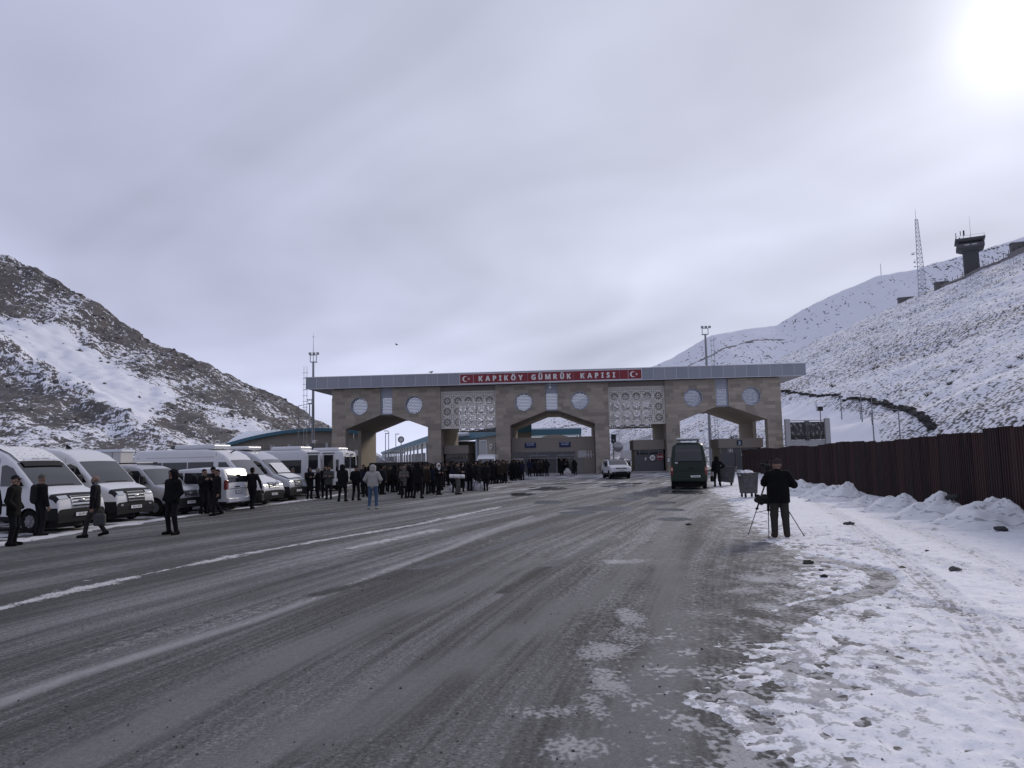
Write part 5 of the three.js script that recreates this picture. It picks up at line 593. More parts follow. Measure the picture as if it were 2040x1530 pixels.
function rearVan(label, pos, phi, open) { return vehicle('panel_van', label, 'van', { L: 6.4, W: 2.02, yb: 0.4, R: 0.35, axles: [-1.05, -4.9], paint: whitePaint2, prof: SPRINTER.map(([x, y]) => [x < -6 ? x + 0.72 : x, y]), split: (x, y, z) => open && x < -6.3 && y > 0.56 && y < 2.4 && Math.abs(z) < 0.9 ? 'opening' : vanSplit(x, y), extra(t, f) {
  f.skin('windscreen', 6.05, 7.95, -0.92, 0.92, carGlass, 0.012); for (const s of [-1, 1]) { f.flank('cab_window', [[-1.4, 1.45], [-2.35, 1.45], [-2.35, 2.06], [-1.95, 2.06]], s, carGlass); f.flank('side_window', rectP(-4.6, -2.7, 1.3, 2.1), s, carGlass); f.flank('side_window', rectP(-6.1, -4.75, 1.3, 2.1), s, carGlass); part(t, 'tail_lamp', rb(0.14, 0.62, 0.14, -6.38, 1.05, s * 0.93, 0.04), tailM); } mirrors(t, -1.55, 1.62, f.hw(-1.55, 1.6), plastic); part(t, 'roof_unit', rb(2.0, 0.24, 1.4, -4.9, 2.8, 0, 0.1), whitePaint); part(t, 'step_bumper', rb(0.2, 0.2, 1.9, -6.45, 0.5, 0, 0.05), plastic);
  if (open) { part(t, 'load_floor', bx(4.0, 0.06, 1.7, -4.3, 0.62, 0), mat(0.1, 0.9)); for (const x of [-5.6, -4.6, -3.6]) for (const z of [-0.5, 0.5]) { const st = part(t, 'seat', rb(0.5, 0.16, 0.75, x, 1.02, z, 0.05), cloth([0.03, 0.03, 0.034])); part(st, 'seat_back', rb(0.14, 0.75, 0.72, x - 0.24, 1.45, z, 0.05), cloth([0.03, 0.03, 0.034])); } for (const s of [-1, 1]) { const d = part(t, 'rear_door', rb(0.9, 2.05, 0.06, -6.88, 1.56, s * 0.94, 0.03), whitePaint); part(d, 'door_window', bx(0.62, 0.85, 0.075, -6.88, 1.95, s * 0.94), carGlass); part(d, 'door_trim', mg([bx(0.8, 0.05, 0.075, -6.88, 2.48, s * 0.94), bx(0.8, 0.04, 0.075, -6.88, 1.35, s * 0.94)]), plastic); } }
  else { for (const s of [-1, 1]) { part(t, 'rear_window', rb(0.03, 0.8, 0.62, -6.44, 1.9, s * 0.42, 0.01), carGlass); } part(t, 'door_seam', bx(0.02, 2.0, 0.02, -6.435, 1.5, 0), plastic); part(t, 'lettering', mg([bx(0.02, 0.08, 0.4, -6.43, 2.45, 0.3), bx(0.02, 0.06, 0.3, -6.43, 2.5, -0.35)]), boothDark); } } }, pos, phi, RED_GROUP); }
rearVan('white van with both rear doors swung open beside the queueing crowd', [-18.2, 47.0], 194, true);
rearVan('white van with closed rear doors partly hidden by the crowd', [-17.4, 54.0], 197, false);
hatch('hatchback', 'white car with snowy roof standing broadside behind the crowd', [-10.7, 60.5], 182, whitePaint, '65 K 82');
vehicle('delivery_van', 'white van facing the yard in the lane under the left pierced screen', 'van', { L: 6.4, W: 1.98, yb: 0.36, R: 0.34, axles: [-1.05, -4.9], paint: whitePaint, prof: SPRINTER.map(([x, y]) => [x < -6 ? x + 0.72 : x, y * 0.86 + 0.04]), split: vanSplit, extra(t, f) { vanFront(t, f, { ws: [6.05, 7.95], hl: [2.7, 4.2, 0.62], gr: [2.1, 3.7, 0.5], plate: '65 V 44' }); sprinterSides({ ...f, flank: (n, p, s, m, d) => f.flank(n, p.map(q => [q[0] + (q[0] < -6 ? 0.7 : 0), q[1] * 0.86 + 0.04]), s, m, d) }, t); } }, [-2.9, 76], 92);
// white SUV coming out of the gate
vehicle('sport_utility_car', 'white sport utility car with black lower bumper driving out of the gate', 'car', { L: 4.34, W: 1.82, yb: 0.34, R: 0.35, axles: [-0.85, -3.5], paint: whitePaint, rc: 0.1, tumble: 0.2, noseTaper: 0.1, prof: [[0, 0.4], [0.03, 0.55], [0.02, 0.8], [-0.06, 0.96], [-0.2, 1.04], [-0.95, 1.14], [-1.12, 1.17], [-1.75, 1.55], [-2.2, 1.65], [-3.4, 1.65], [-3.85, 1.52], [-4.25, 1.1], [-4.34, 0.8], [-4.34, 0.45]], split: (x, y, z) => (y < 0.66 && x > -0.45 && Math.abs(z) < 0.8) || (y < 0.5) ? 'front_bumper' : 'body', extra(t, f) {
  f.skin('windscreen', 6.05, 7.7, -0.93, 0.93, carGlass, 0.012); const g = f.skin('grille', 2.15, 2.95, -0.6, 0.6, plastic, 0.015); part(g, 'badge', bx(0.03, 0.09, 0.22, 0.035, 0.9, 0), chrome); f.skin('grille_bar', 2.5, 2.6, -0.58, 0.58, chrome, 0.022, undefined, g); for (const s of [-1, 1]) { f.skin('headlight', 2.1, 3.0, s * 0.62, s * 0.98, lensM, 0.018); f.skin('fog_lamp', 0.9, 1.15, s * 0.68, s * 0.8, lensM, 0.02); f.flank('side_window', [[-1.5, 1.19], [-2.4, 1.19], [-2.4, 1.52], [-1.9, 1.52]], s, carGlass); f.flank('side_window', rectP(-3.5, -2.5, 1.19, 1.52), s, carGlass); part(t, 'roof_rail', mg([bar([-1.95, 1.7, s * 0.62], [-3.5, 1.7, s * 0.62], 0.045), bx(0.08, 0.08, 0.05, -2.0, 1.66, s * 0.62), bx(0.08, 0.08, 0.05, -3.4, 1.66, s * 0.62)]), plastic); f.flank('door_handle', rectP(-2.75, -2.55, 1.0, 1.04), s, plastic, 0.03); } mirrors(t, -1.55, 1.2, f.hw(-1.55, 1.2) - 0.02, plastic); const pl = part(t, 'number_plate', bx(0.02, 0.13, 0.54, 0.03, 0.68, 0), plastic); part(pl, 'plate_face', new THREE.PlaneGeometry(0.52, 0.11).rotateY(Math.PI / 2).translate(0.045, 0.68, 0), plateMat('65 ABE 20')); } }, [9.0, 63.5], 86);
// dark green van seen from behind
vehicle('panel_van', 'dark green high-roofed van with roof rack driving towards the gate', 'van', { L: 5.9, W: 2.02, yb: 0.42, R: 0.36, axles: [-1.0, -4.5], paint: greenPaint, rearM: greenPaint, rc: 0.22, tumble: 0.2, prof: SPRINTER.slice(0, 12).concat([[-5.5, 2.66], [-5.72, 2.58], [-5.82, 2.3], [-5.88, 1.4], [-5.9, 0.95], [-5.92, 0.5]]).map(([x, y]) => [x, y * 0.985]), split: (x, y) => y < 0.5 && x > -0.5 ? 'front_bumper' : 'body', extra(t, f) {
  f.skin('windscreen', 6.05, 7.95, -0.92, 0.92, carGlass, 0.012); f.skin('rear_window', 13.25, 14.75, -0.9, 0.9, carGlass, 0.014); f.skin('rear_window_seal', 14.75, 14.82, -0.88, 0.88, plastic, 0.012); f.skin('tailgate_handle', 15.35, 15.5, -0.05, 0.3, plastic, 0.04); f.skin('tailgate_groove', 15.7, 15.78, -0.86, 0.86, plastic, 0.006); for (const s of [-1, 1]) { f.flank('side_window', rectP(-3.9, -2.6, 1.4, 2.0), s, carGlass); f.flank('side_window', rectP(-5.4, -4.0, 1.4, 2.0), s, carGlass); f.flank('cab_window', [[-1.4, 1.45], [-2.35, 1.45], [-2.35, 2.0], [-1.95, 2.0]], s, carGlass); const l = part(t, 'tail_lamp', rb(0.12, 0.5, 0.13, -5.86, 1.05, s * 0.92, 0.04), tailM); part(l, 'lamp_lens', rb(0.03, 0.16, 0.1, -5.92, 1.14, s * 0.92, 0.01), s < 0 ? mat([0.7, 0.4, 0.3], 0.3) : mat([0.45, 0.25, 0.2], 0.3)); part(t, 'mud_flap', bx(0.03, 0.3, 0.35, -4.95, 0.3, s * 0.8), plastic); } mirrors(t, -1.55, 1.62, f.hw(-1.55, 1.6) - 0.02, plastic);
  const pl = part(t, 'number_plate', bx(0.02, 0.13, 0.54, -5.94, 0.74, 0.35), plastic); part(pl, 'plate_face', new THREE.PlaneGeometry(0.52, 0.11).rotateY(-Math.PI / 2).translate(-5.955, 0.74, 0.35), plateMat('65 N 27')); part(t, 'rear_bumper', rb(0.14, 0.22, 1.9, -5.92, 0.56, 0, 0.06), greenPaint); const R = []; for (const s of [-1, 1]) R.push(bar([-2.8, 2.78, s * 0.62], [-5.5, 2.78, s * 0.62], 0.05)); for (const x of [-2.9, -3.7, -4.5, -5.4]) R.push(bar([x, 2.78, -0.66], [x, 2.78, 0.66], 0.05), bx(0.05, 0.14, 0.05, x, 2.7, 0.62), bx(0.05, 0.14, 0.05, x, 2.7, -0.62)); part(t, 'roof_rack', mg(R), steelM); part(t, 'roof_snow', rb(2.6, 0.09, 1.2, -4.2, 2.84, 0, 0.04), heapM); part(t, 'window_sticker', bx(0.012, 0.09, 0.16, -5.90, 1.5, -0.66), mat(0.5, 0.6)); } }, [10.95, 36.2 + 11.7], -78);
log('vehicles');
// ================================================================ PEOPLE: one continuous skin over a posed skeleton
function skinOf(bones, cell, k) {              // bones: [ax,ay,az, bx,by,bz, ra, rb, colour, flatten z]
  let lo = [1e9, 1e9, 1e9], hi = [-1e9, -1e9, -1e9];
  for (const b of bones) for (let i = 0; i < 3; i++) { const m = Math.max(b[6], b[7]) + k; lo[i] = Math.min(lo[i], b[i] - m, b[i + 3] - m); hi[i] = Math.max(hi[i], b[i] + m, b[i + 3] + m); }
  const n = [0, 1, 2].map(i => Math.ceil((hi[i] - lo[i]) / cell) + 3), O = lo.map(v => v - cell), F = new Float32Array(n[0] * n[1] * n[2]).fill(1), B = new Int16Array(F.length).fill(0), M = new Float32Array(F.length).fill(9);
  bones.forEach((b, bi) => { const fz = b[9] || 1, dx = b[3] - b[0], dy = b[4] - b[1], dz = (b[5] - b[2]) / fz, l2 = dx * dx + dy * dy + dz * dz || 1e-9, m = Math.max(b[6], b[7]) + k + cell * 2;
    const r = [0, 1, 2].map(i => [Math.max(0, Math.floor((Math.min(b[i], b[i + 3]) - m - O[i]) / cell)), Math.min(n[i] - 1, Math.ceil((Math.max(b[i], b[i + 3]) + m - O[i]) / cell))]);
    for (let z = r[2][0]; z <= r[2][1]; z++) for (let y = r[1][0]; y <= r[1][1]; y++) for (let x = r[0][0]; x <= r[0][1]; x++) {
      const hemCut = b[11] === undefined ? -9 : b[11] - (O[1] + y * cell); const px = O[0] + x * cell - b[0], py = O[1] + y * cell - b[1], pz = (O[2] + z * cell - b[2]) / fz; let t = (px * dx + py * dy + pz * dz) / l2; t = t < 0 ? 0 : t > 1 ? 1 : t; const ex = px - t * dx, ey = py - t * dy, ez = pz - t * dz, d = Math.max(hemCut, (Math.sqrt(ex * ex + ey * ey + ez * ez) - (b[6] + (b[7] - b[6]) * t)) * (fz < 1 ? 0.5 + fz * 0.5 : 1));
      const id = (z * n[1] + y) * n[0] + x, f = F[id], h = Math.max(k - Math.abs(f - d), 0) / k; F[id] = Math.min(f, d) - h * h * k * 0.25; const dc = d - (b[10] || 0); if (dc < M[id]) { M[id] = dc; B[id] = bi; } } });
  const idx = new Int32Array(F.length).fill(-1), P = [], Cc = [], I = [], sx = 1, sy = n[0], sz = n[0] * n[1];
  const E = [[0, 1], [2, 3], [4, 5], [6, 7], [0, 2], [1, 3], [4, 6], [5, 7], [0, 4], [1, 5], [2, 6], [3, 7]], off = [0, sx, sy, sx + sy, sz, sx + sz, sy + sz, sx + sy + sz];
  for (let z = 0; z < n[2] - 1; z++) for (let y = 0; y < n[1] - 1; y++) for (let x = 0; x < n[0] - 1; x++) { const id = z * sz + y * sy + x; let s = 0; for (let q = 0; q < 8; q++) if (F[id + off[q]] < 0) s |= 1 << q; if (s === 0 || s === 255) continue;
    let cx = 0, cy = 0, cz = 0, m = 0; for (const [a, b] of E) { const fa = F[id + off[a]], fb = F[id + off[b]]; if ((fa < 0) === (fb < 0)) continue; const t = fa / (fa - fb); cx += (a & 1) + ((b & 1) - (a & 1)) * t; cy += (a >> 1 & 1) + ((b >> 1 & 1) - (a >> 1 & 1)) * t; cz += (a >> 2) + ((b >> 2) - (a >> 2)) * t; m++; }
    idx[id] = P.length / 3; P.push(O[0] + (x + cx / m) * cell, O[1] + (y + cy / m) * cell, O[2] + (z + cz / m) * cell); const c = bones[B[id]][8]; Cc.push(...c); }
  const quad = (a, b, c, d, f) => { if (a < 0 || b < 0 || c < 0 || d < 0) return; f ? I.push(a, b, c, a, c, d) : I.push(a, c, b, a, d, c); };
  for (let z = 1; z < n[2] - 1; z++) for (let y = 1; y < n[1] - 1; y++) for (let x = 1; x < n[0] - 1; x++) { const id = z * sz + y * sy + x, f = F[id] < 0;
    if (f !== F[id + sx] < 0) quad(idx[id - sy - sz], idx[id - sz], idx[id], idx[id - sy], f); if (f !== F[id + sy] < 0) quad(idx[id - sx - sz], idx[id - sx], idx[id], idx[id - sz], f); if (f !== F[id + sz] < 0) quad(idx[id - sx - sy], idx[id - sy], idx[id], idx[id - sx], f); }
  const g = new THREE.BufferGeometry(); g.setAttribute('position', new THREE.Float32BufferAttribute(P, 3)); g.setAttribute('color', new THREE.Float32BufferAttribute(Cc, 3)); g.setIndex(I); g.computeVertexNormals(); return g;
}
const skinTone = [0.25, 0.165, 0.13], darkHair = [0.012, 0.01, 0.009];
const bodyM = new THREE.MeshPhysicalMaterial({ vertexColors: true, roughness: 0.95, specularIntensity: 0.22 });
const v3 = (a, b, t = 1) => [a[0] + (b[0] - a[0]) * t, a[1] + (b[1] - a[1]) * t, a[2] + (b[2] - a[2]) * t];
const norm = a => { const l = Math.hypot(...a) || 1; return a.map(v => v / l); }, cross = (a, b) => [a[1] * b[2] - a[2] * b[1], a[2] * b[0] - a[0] * b[2], a[0] * b[1] - a[1] * b[0]];
function handBones(w, dir, side, curl, col) {  // wrist, pointing direction; palm faces the body
  const f = norm(dir), s = norm(cross(f, [side, 0, 0.001])), n = norm(cross(s, f)), at = (a, b, c) => [0, 1, 2].map(i => w[i] + f[i] * a + s[i] * b + n[i] * c), out = [];
  out.push([...at(0, 0, 0), ...at(0.045, 0, 0), 0.026, 0.03, col], [...at(0.06, -0.024, 0), ...at(0.065, 0.024, 0), 0.019, 0.019, col], [...at(0.085, -0.026, 0), ...at(0.088, 0.026, 0), 0.014, 0.014, col]);
  [[-0.031, 0.062], [-0.011, 0.074], [0.01, 0.07], [0.03, 0.055]].forEach(([b, l]) => { const c = curl, a0 = 0.092, p1 = at(a0, b, 0), p2 = at(a0 + l * 0.5 * Math.cos(c * 0.6), b * 1.1, -l * 0.5 * Math.sin(c * 0.6)), p3 = at(a0 + l * 0.5 * Math.cos(c * 0.6) + l * 0.55 * Math.cos(c * 1.5), b * 1.12, -l * 0.5 * Math.sin(c * 0.6) - l * 0.55 * Math.sin(c * 1.5)); out.push([...p1, ...p2, 0.0095, 0.009, col], [...p2, ...p3, 0.009, 0.0078, col]); });
  const t1 = at(0.03, -0.035, -0.008), t2 = at(0.062, -0.052, -0.018), t3 = at(0.09, -0.046, -0.028); out.push([...at(0.015, -0.018, 0), ...t1, 0.017, 0.013, col], [...t1, ...t2, 0.012, 0.0105, col], [...t2, ...t3, 0.0105, 0.0085, col]); return out;
}
// facing +z; p describes stance, clothes and arms
function figure(p) {
  const q = p.cell || 0.022, c = { coat: [0.012, 0.012, 0.014], legs: [0.014, 0.014, 0.017], shoe: [0.012, 0.011, 0.011], skin: skinTone, hair: darkHair, ...p.col }, fat = p.fat || 0, st = p.stride || 0, sp = p.spread ?? 0.11, ln = p.lean || 0, hy = 0.92 - Math.abs(st) * 0.06;
  const L = [], hip = s => [s * 0.095, hy, ln * 0.3];
  for (const s of [-1, 1]) { const dz = st * s, fy = s * st < 0 ? 0.07 * Math.abs(st) / 0.3 : 0, ank = [s * sp, 0.085 + fy, dz - 0.02], knee = [s * (sp * 0.6 + 0.04), 0.49 + fy * 0.5, dz * 0.45 + 0.05 + (s * st < 0 ? 0.05 : 0)], h = hip(s), tr = p.baggy ? 0.014 : 0; L.push([...h, ...knee, 0.098 + fat * 0.3, 0.073 + tr, c.legs], [...knee, ...ank, 0.071 + tr, 0.058 + tr, c.legs]); const tw = s * 0.22, hl = [ank[0], 0.05 + fy, ank[2] - 0.045], toe = [ank[0] + tw * 0.16, 0.04 - 0.0 + (fy ? 0.005 : 0), ank[2] + 0.165]; L.push([...hl, ...toe, 0.05, 0.042, c.shoe], [...ank, ...hl, 0.05, 0.05, c.shoe]); }
  const W = [0, 1.06, ln * 0.4], Ch = [0, 1.3, ln], Nk = [0, 1.5, ln * 1.35], Hd = [0, 1.61, ln * 1.6 + 0.015];
  L.push([-0.06, 0.95, ln * 0.3, 0.06, 0.95, ln * 0.3, 0.118 + fat * 0.8, 0.118 + fat * 0.8, p.coatLen > 0.05 ? c.coat : c.legs, 0.8], [0, 1.0, ln * 0.35, ...W, 0.158 + fat, 0.162 + fat, c.coat, 0.74], [...W, ...Ch, 0.165 + fat, 0.18 + fat * 0.8, c.coat, 0.68], [-0.13, 1.39, ln * 1.15, 0.13, 1.39, ln * 1.15, 0.085 + fat * 0.4, 0.085 + fat * 0.4, c.coat], [0, 1.4, ln * 1.2, ...Nk, 0.1, 0.068, p.scarf || c.coat]);
  if (p.coatLen) { const y = 0.98 - p.coatLen, w = 0.125 + fat * 0.85 + p.coatLen * 0.05; L.push([-0.055, 1.12, ln * 0.3, -0.065, y - 0.1, 0, 0.12 + fat * 0.9, w, c.coat, 0.82, 0, y], [0.055, 1.12, ln * 0.3, 0.065, y - 0.1, 0, 0.12 + fat * 0.9, w, c.coat, 0.82, 0, y]); }
  if (p.pack) L.push([0, 1.36, ln - 0.2, 0, 1.06, ln - 0.2, 0.125, 0.14, p.pack, 0.6]);
  const hands = []; for (const s of [-1, 1]) { const a = (s < 0 ? p.armR : p.armL) || [[0.06, -0.29, 0.0], [0.03, -0.26, 0.06]], S = [s * 0.19, 1.41, ln * 1.15], El = [S[0] + s * a[0][0], S[1] + a[0][1], S[2] + a[0][2]], Wr = [El[0] + s * a[1][0], El[1] + a[1][1], El[2] + a[1][2]]; L.push([...S, ...El, 0.074 + fat * 0.4, 0.062 + fat * 0.3, c.coat], [...El, ...Wr, 0.06 + fat * 0.3, 0.046 + fat * 0.2, c.coat]); if (a[2] !== 'pocket') hands.push(handBones(v3(El, Wr, 1.04), [Wr[0] - El[0], Wr[1] - El[1], Wr[2] - El[2]], s, a[3] ?? 0.6, p.glove || c.skin)); }
  // head: skull, jaw, nose, ears, hair / hat / hood; turned by p.look
  const ca = Math.cos(p.look || 0), sa = Math.sin(p.look || 0), H = (x, y, z) => [Hd[0] + x * ca + z * sa, Hd[1] + y + (p.nod ? -z * p.nod : 0), Hd[2] - x * sa + z * ca], hb = [];
  const hd = (a, b, r0, r1, col, fl, bias) => hb.push([...H(...a), ...H(...b), r0, r1, col, fl, bias]);
  hd([0, 0.03, -0.018], [0, 0.035, 0.01], 0.091, 0.088, c.skin); hd([0, -0.03, 0.018], [0, -0.075, 0.045], 0.068, 0.045, c.skin); hd([-0.035, -0.05, 0.02], [0.035, -0.05, 0.02], 0.045, 0.045, c.skin); hd([0, 0.02, 0.092], [0, -0.018, 0.112], 0.012, 0.017, c.skin); hd([-0.03, 0.03, 0.082], [0.03, 0.03, 0.082], 0.015, 0.015, c.skin);
  for (const s of [-1, 1]) { hd([s * 0.092, 0.015, -0.005], [s * 0.094, -0.022, 0.002], 0.018, 0.013, c.skin); hd([s * 0.032, 0.014, 0.092], [s * 0.036, 0.014, 0.09], 0.009, 0.008, [0.05, 0.035, 0.03], 1, 0.006); hd([s * 0.02, 0.036, 0.097], [s * 0.045, 0.037, 0.088], 0.006, 0.005, c.hair, 1, 0.005); } hd([-0.018, -0.055, 0.088], [0.018, -0.055, 0.088], 0.008, 0.008, [0.17, 0.075, 0.065], 1, 0.004);
  if (p.beard) { hd([-0.04, -0.075, 0.035], [0.04, -0.075, 0.035], 0.042, 0.042, c.hair, 1, 0.008); hd([-0.025, -0.038, 0.088], [0.025, -0.038, 0.088], 0.009, 0.009, c.hair, 1, 0.004); }
  hd([0, -0.05, -0.02], [0, -0.16, -0.03], 0.058, 0.062, p.scarf || c.skin);
  if (p.top === 'hood') { hd([0, 0.045, -0.03], [0, -0.05, -0.045], 0.122, 0.115, c.coat); hd([-0.07, 0.07, 0.03], [0.07, 0.07, 0.03], 0.055, 0.055, c.coat); for (const s of [-1, 1]) hd([s * 0.09, 0.05, 0.015], [s * 0.08, -0.09, 0.02], 0.036, 0.045, c.coat); }
  else if (p.top === 'scarf') { const k = p.scarf || c.coat; hd([0, 0.05, -0.025], [0, -0.04, -0.04], 0.11, 0.108, k); for (const s of [-1, 1]) hd([s * 0.078, 0.04, 0.03], [s * 0.06, -0.1, 0.03], 0.034, 0.045, k); hd([0, 0.1, 0.03], [0, 0.09, 0.05], 0.042, 0.036, k); hd([0, -0.13, 0.05], [0, -0.2, 0.04], 0.06, 0.08, k); }
  else if (p.top === 'beanie') hd([0, 0.068, -0.02], [0, 0.075, 0.005], 0.094, 0.09, p.hat || c.coat), hd([0, 0.12, -0.015], [0, 0.125, -0.01], 0.055, 0.05, p.hat || c.coat);
  else if (p.top === 'cap') { hd([0, 0.072, -0.015], [0, 0.08, 0.0], 0.093, 0.088, p.hat || c.coat); hd([-0.04, 0.062, 0.12], [0.04, 0.062, 0.12], 0.014, 0.014, p.hat || c.coat); hd([-0.05, 0.066, 0.09], [0.05, 0.066, 0.09], 0.018, 0.018, p.hat || c.coat); }
  else if (p.top !== 'bald') { hd([0, 0.06, -0.03], [0, 0.07, -0.005], 0.092, 0.088, c.hair); hd([0, 0.0, -0.055], [0, -0.04, -0.05], 0.07, 0.06, c.hair); if (p.longHair) hd([0, 0.0, -0.06], [0, -0.2, -0.06], 0.085, 0.075, c.hair); }
  const parts = [skinOf(L, q, 0.035), skinOf(hb, q * 0.36, 0.012), ...hands.map(h => skinOf(h, q * 0.24, 0.006))].map(g => { const f = g.toNonIndexed(); return f; });
  const g = mergeVertices(mergeGeometries(parts)), P = g.attributes.position, sc = (p.h || 1.74) / 1.74; for (let i = 0; i < P.count; i++) P.setXYZ(i, P.getX(i) * sc, Math.max(0.004, P.getY(i) * sc), P.getZ(i) * sc);
  return g;
}
const deg = THREE.MathUtils.degToRad;
function person(label, p, x, D, turn, group) { const o = solo('person', label, 'person', p.isBufferGeometry ? p : figure(p), bodyM, group); o.position.set(x, groundAt(x, D), -D); o.rotation.y = deg(turn); return o; }
const groundAt = (x, D) => Math.max(0, x > 1 && D < 81 ? snowH(x, D) : 0);
const DOWN = undefined, POCKET = [[0.07, -0.28, -0.04], [-0.06, -0.18, 0.15], 'pocket'], FRONT = [[0.045, -0.25, 0.06], [-0.1, 0.05, 0.22]], HIP = [[0.2, -0.2, -0.06], [-0.13, -0.16, 0.13], 'hand', 1.2], BEHIND = [[0.06, -0.27, -0.08], [-0.1, -0.2, -0.08]], CARRY = [[0.08, -0.29, 0.0], [0.03, -0.27, 0.02], 'hand', 1.3], PHONE = [[0.05, -0.25, 0.1], [-0.1, 0.16, 0.18], 'hand', 1.1];
const near = { cell: 0.016 };
// people walking past the minibuses
person('person in dark cap and black coat standing at the first minibus, face turned to it', { ...near, h: 1.78, top: 'cap', col: { coat: [0.011, 0.011, 0.011] }, coatLen: 0.22, fat: 0.03, armR: POCKET, armL: POCKET, hat: [0.02, 0.02, 0.022] }, -12.97, 19.7, 100);
person('person in black hooded coat half cut off behind the one in a cap', { ...near, h: 1.74, top: 'hood', coatLen: 0.25, fat: 0.03, armR: POCKET }, -13.35, 19.25, 20);
person('person in black jacket with small backpack and grey beanie beside the minibus headlight', { ...near, h: 1.76, top: 'beanie', hat: [0.09, 0.085, 0.08], pack: [0.02, 0.02, 0.022], coatLen: 0.08, fat: 0.015, look: 0.5, armL: POCKET }, -13.99, 22.44, 150);
person('bald person in open dark jacket and grey trousers striding left past the minibus', { ...near, h: 1.72, top: 'bald', beard: true, col: { coat: [0.012, 0.012, 0.015], legs: [0.034, 0.033, 0.034], hair: [0.02, 0.016, 0.014] }, scarf: [0.16, 0.16, 0.17], stride: 0.24, coatLen: 0.12, fat: 0.02, armR: [[0.07, -0.28, 0.06], [0.02, -0.24, 0.1]], armL: CARRY, look: -0.15 }, -11.92, 21.61, -75);
person('person in black hooded puffer jacket with hands in pockets alone on the asphalt', { ...near, h: 1.84, top: 'hood', fat: 0.035, coatLen: 0.14, spread: 0.14, armR: POCKET, armL: POCKET, look: -0.2, col: { coat: [0.009, 0.009, 0.011] } }, -9.83, 21.87, -25);
person('person in black jacket with bowed head beside the silver van', { h: 1.76, nod: 0.35, coatLen: 0.1, fat: 0.02, armR: PHONE, armL: PHONE }, -12.5, 30.6, 55);
person('tall person in black coat and grey trousers between two companions by the people carrier', { h: 1.84, top: 'beanie', coatLen: 0.1, fat: 0.02, col: { legs: [0.04, 0.04, 0.044] }, armR: POCKET, armL: POCKET }, -12.35, 31.1, 160);
person('person in knee-length black coat stepping out beside the people carrier', { h: 1.75, coatLen: 0.35, fat: 0.02, stride: 0.18, armL: DOWN, armR: POCKET, look: 0.6 }, -11.51, 29.43, -50);
person('person in black walking away with a bag in each hand', { h: 1.78, fat: 0.015, coatLen: 0.06, spread: 0.05, stride: 0.1, armR: [[0.14, -0.27, 0], [0.07, -0.26, 0], 'hand', 1.3], armL: [[0.14, -0.27, 0], [0.07, -0.26, 0], 'hand', 1.3] }, -11.42, 33.09, 175);
person('person in grey coat and cap beside a black suitcase', { h: 1.66, top: 'cap', coatLen: 0.3, col: { coat: [0.075, 0.078, 0.082] }, armL: CARRY, armR: POCKET }, -11.97, 41.0, 60);
// knot of people by the open van
person('person in long black coat huddled with a pale-haired neighbour by the open van', { h: 1.66, coatLen: 0.5, fat: 0.04, top: 'scarf', armR: FRONT, armL: FRONT }, -11.0, 40.8, 40);
person('person with grey headscarf and long black coat by the open van', { h: 1.64, coatLen: 0.5, fat: 0.04, top: 'scarf', scarf: [0.2, 0.19, 0.18], armR: FRONT, armL: POCKET }, -10.65, 41.2, -60);
person('bearded person in black jacket facing the yard beside the grey parka', { h: 1.74, beard: true, coatLen: 0.15, fat: 0.02, armR: POCKET, armL: POCKET }, -10.45, 41.9, 10);
person('person in grey parka holding a camera at waist height', { h: 1.73, coatLen: 0.2, fat: 0.02, col: { coat: [0.06, 0.062, 0.06] }, armR: FRONT, armL: FRONT, beard: true }, -9.74, 39.89, 5);
person('person in thigh-length black hooded coat seen from behind, feet apart, near the white-hooded one', { h: 1.8, top: 'hood', coatLen: 0.32, fat: 0.045, spread: 0.17, armR: POCKET, armL: FRONT }, -8.52, 37.65, 170);
person('person in black jacket and black trousers seen from behind next to the white-hooded one', { h: 1.72, coatLen: 0.12, fat: 0.03, spread: 0.16, armR: POCKET, armL: POCKET, top: 'beanie' }, -7.99, 38.33, 165);
person('person in pale hooded jacket and blue jeans standing with back to the yard', { cell: 0.018, h: 1.79, top: 'hood', fat: 0.035, spread: 0.15, coatLen: 0.06, armR: [[0.13, -0.24, -0.02], [-0.08, -0.14, 0.2], 'pocket'], armL: [[0.13, -0.24, -0.02], [-0.08, -0.14, 0.2], 'pocket'], col: { coat: [0.36, 0.345, 0.33], legs: [0.07, 0.11, 0.175], shoe: [0.3, 0.29, 0.28] } }, -5.84, 31.37, 178);
// other people told apart by something pale or coloured
person('person in turquoise hooded jacket deep in the queue', { h: 1.7, top: 'hood', col: { coat: [0.03, 0.2, 0.22] }, coatLen: 0.1, armR: POCKET }, -5.75, 60, 160);
person('person in dark red jacket next to the turquoise one', { h: 1.68, col: { coat: [0.085, 0.016, 0.022] }, coatLen: 0.1, armL: FRONT }, -5.1, 58.6, -90);
person('person with white hood lining and black coat standing alone before the queue', { h: 1.74, top: 'scarf', scarf: [0.5, 0.5, 0.52], coatLen: 0.2, spread: 0.07, armR: FRONT, armL: FRONT }, -4.21, 42.32, 30);
person('person in grey trousers carrying a white roll across the waist', { h: 1.76, coatLen: 0.05, col: { legs: [0.1, 0.1, 0.1] }, armR: FRONT, armL: FRONT, spread: 0.12 }, -3.16, 42.44, 70);
person('person in black with white scarf ends behind the one carrying a white roll', { h: 1.74, scarf: [0.45, 0.45, 0.46], armR: POCKET, coatLen: 0.1 }, -3.49, 51.61, -20);
person('person in tan patterned coat facing the yard in the queue', { h: 1.64, top: 'scarf', coatLen: 0.3, col: { coat: [0.12, 0.11, 0.1] }, armR: FRONT, armL: FRONT }, -5.75, 39.6, 25);
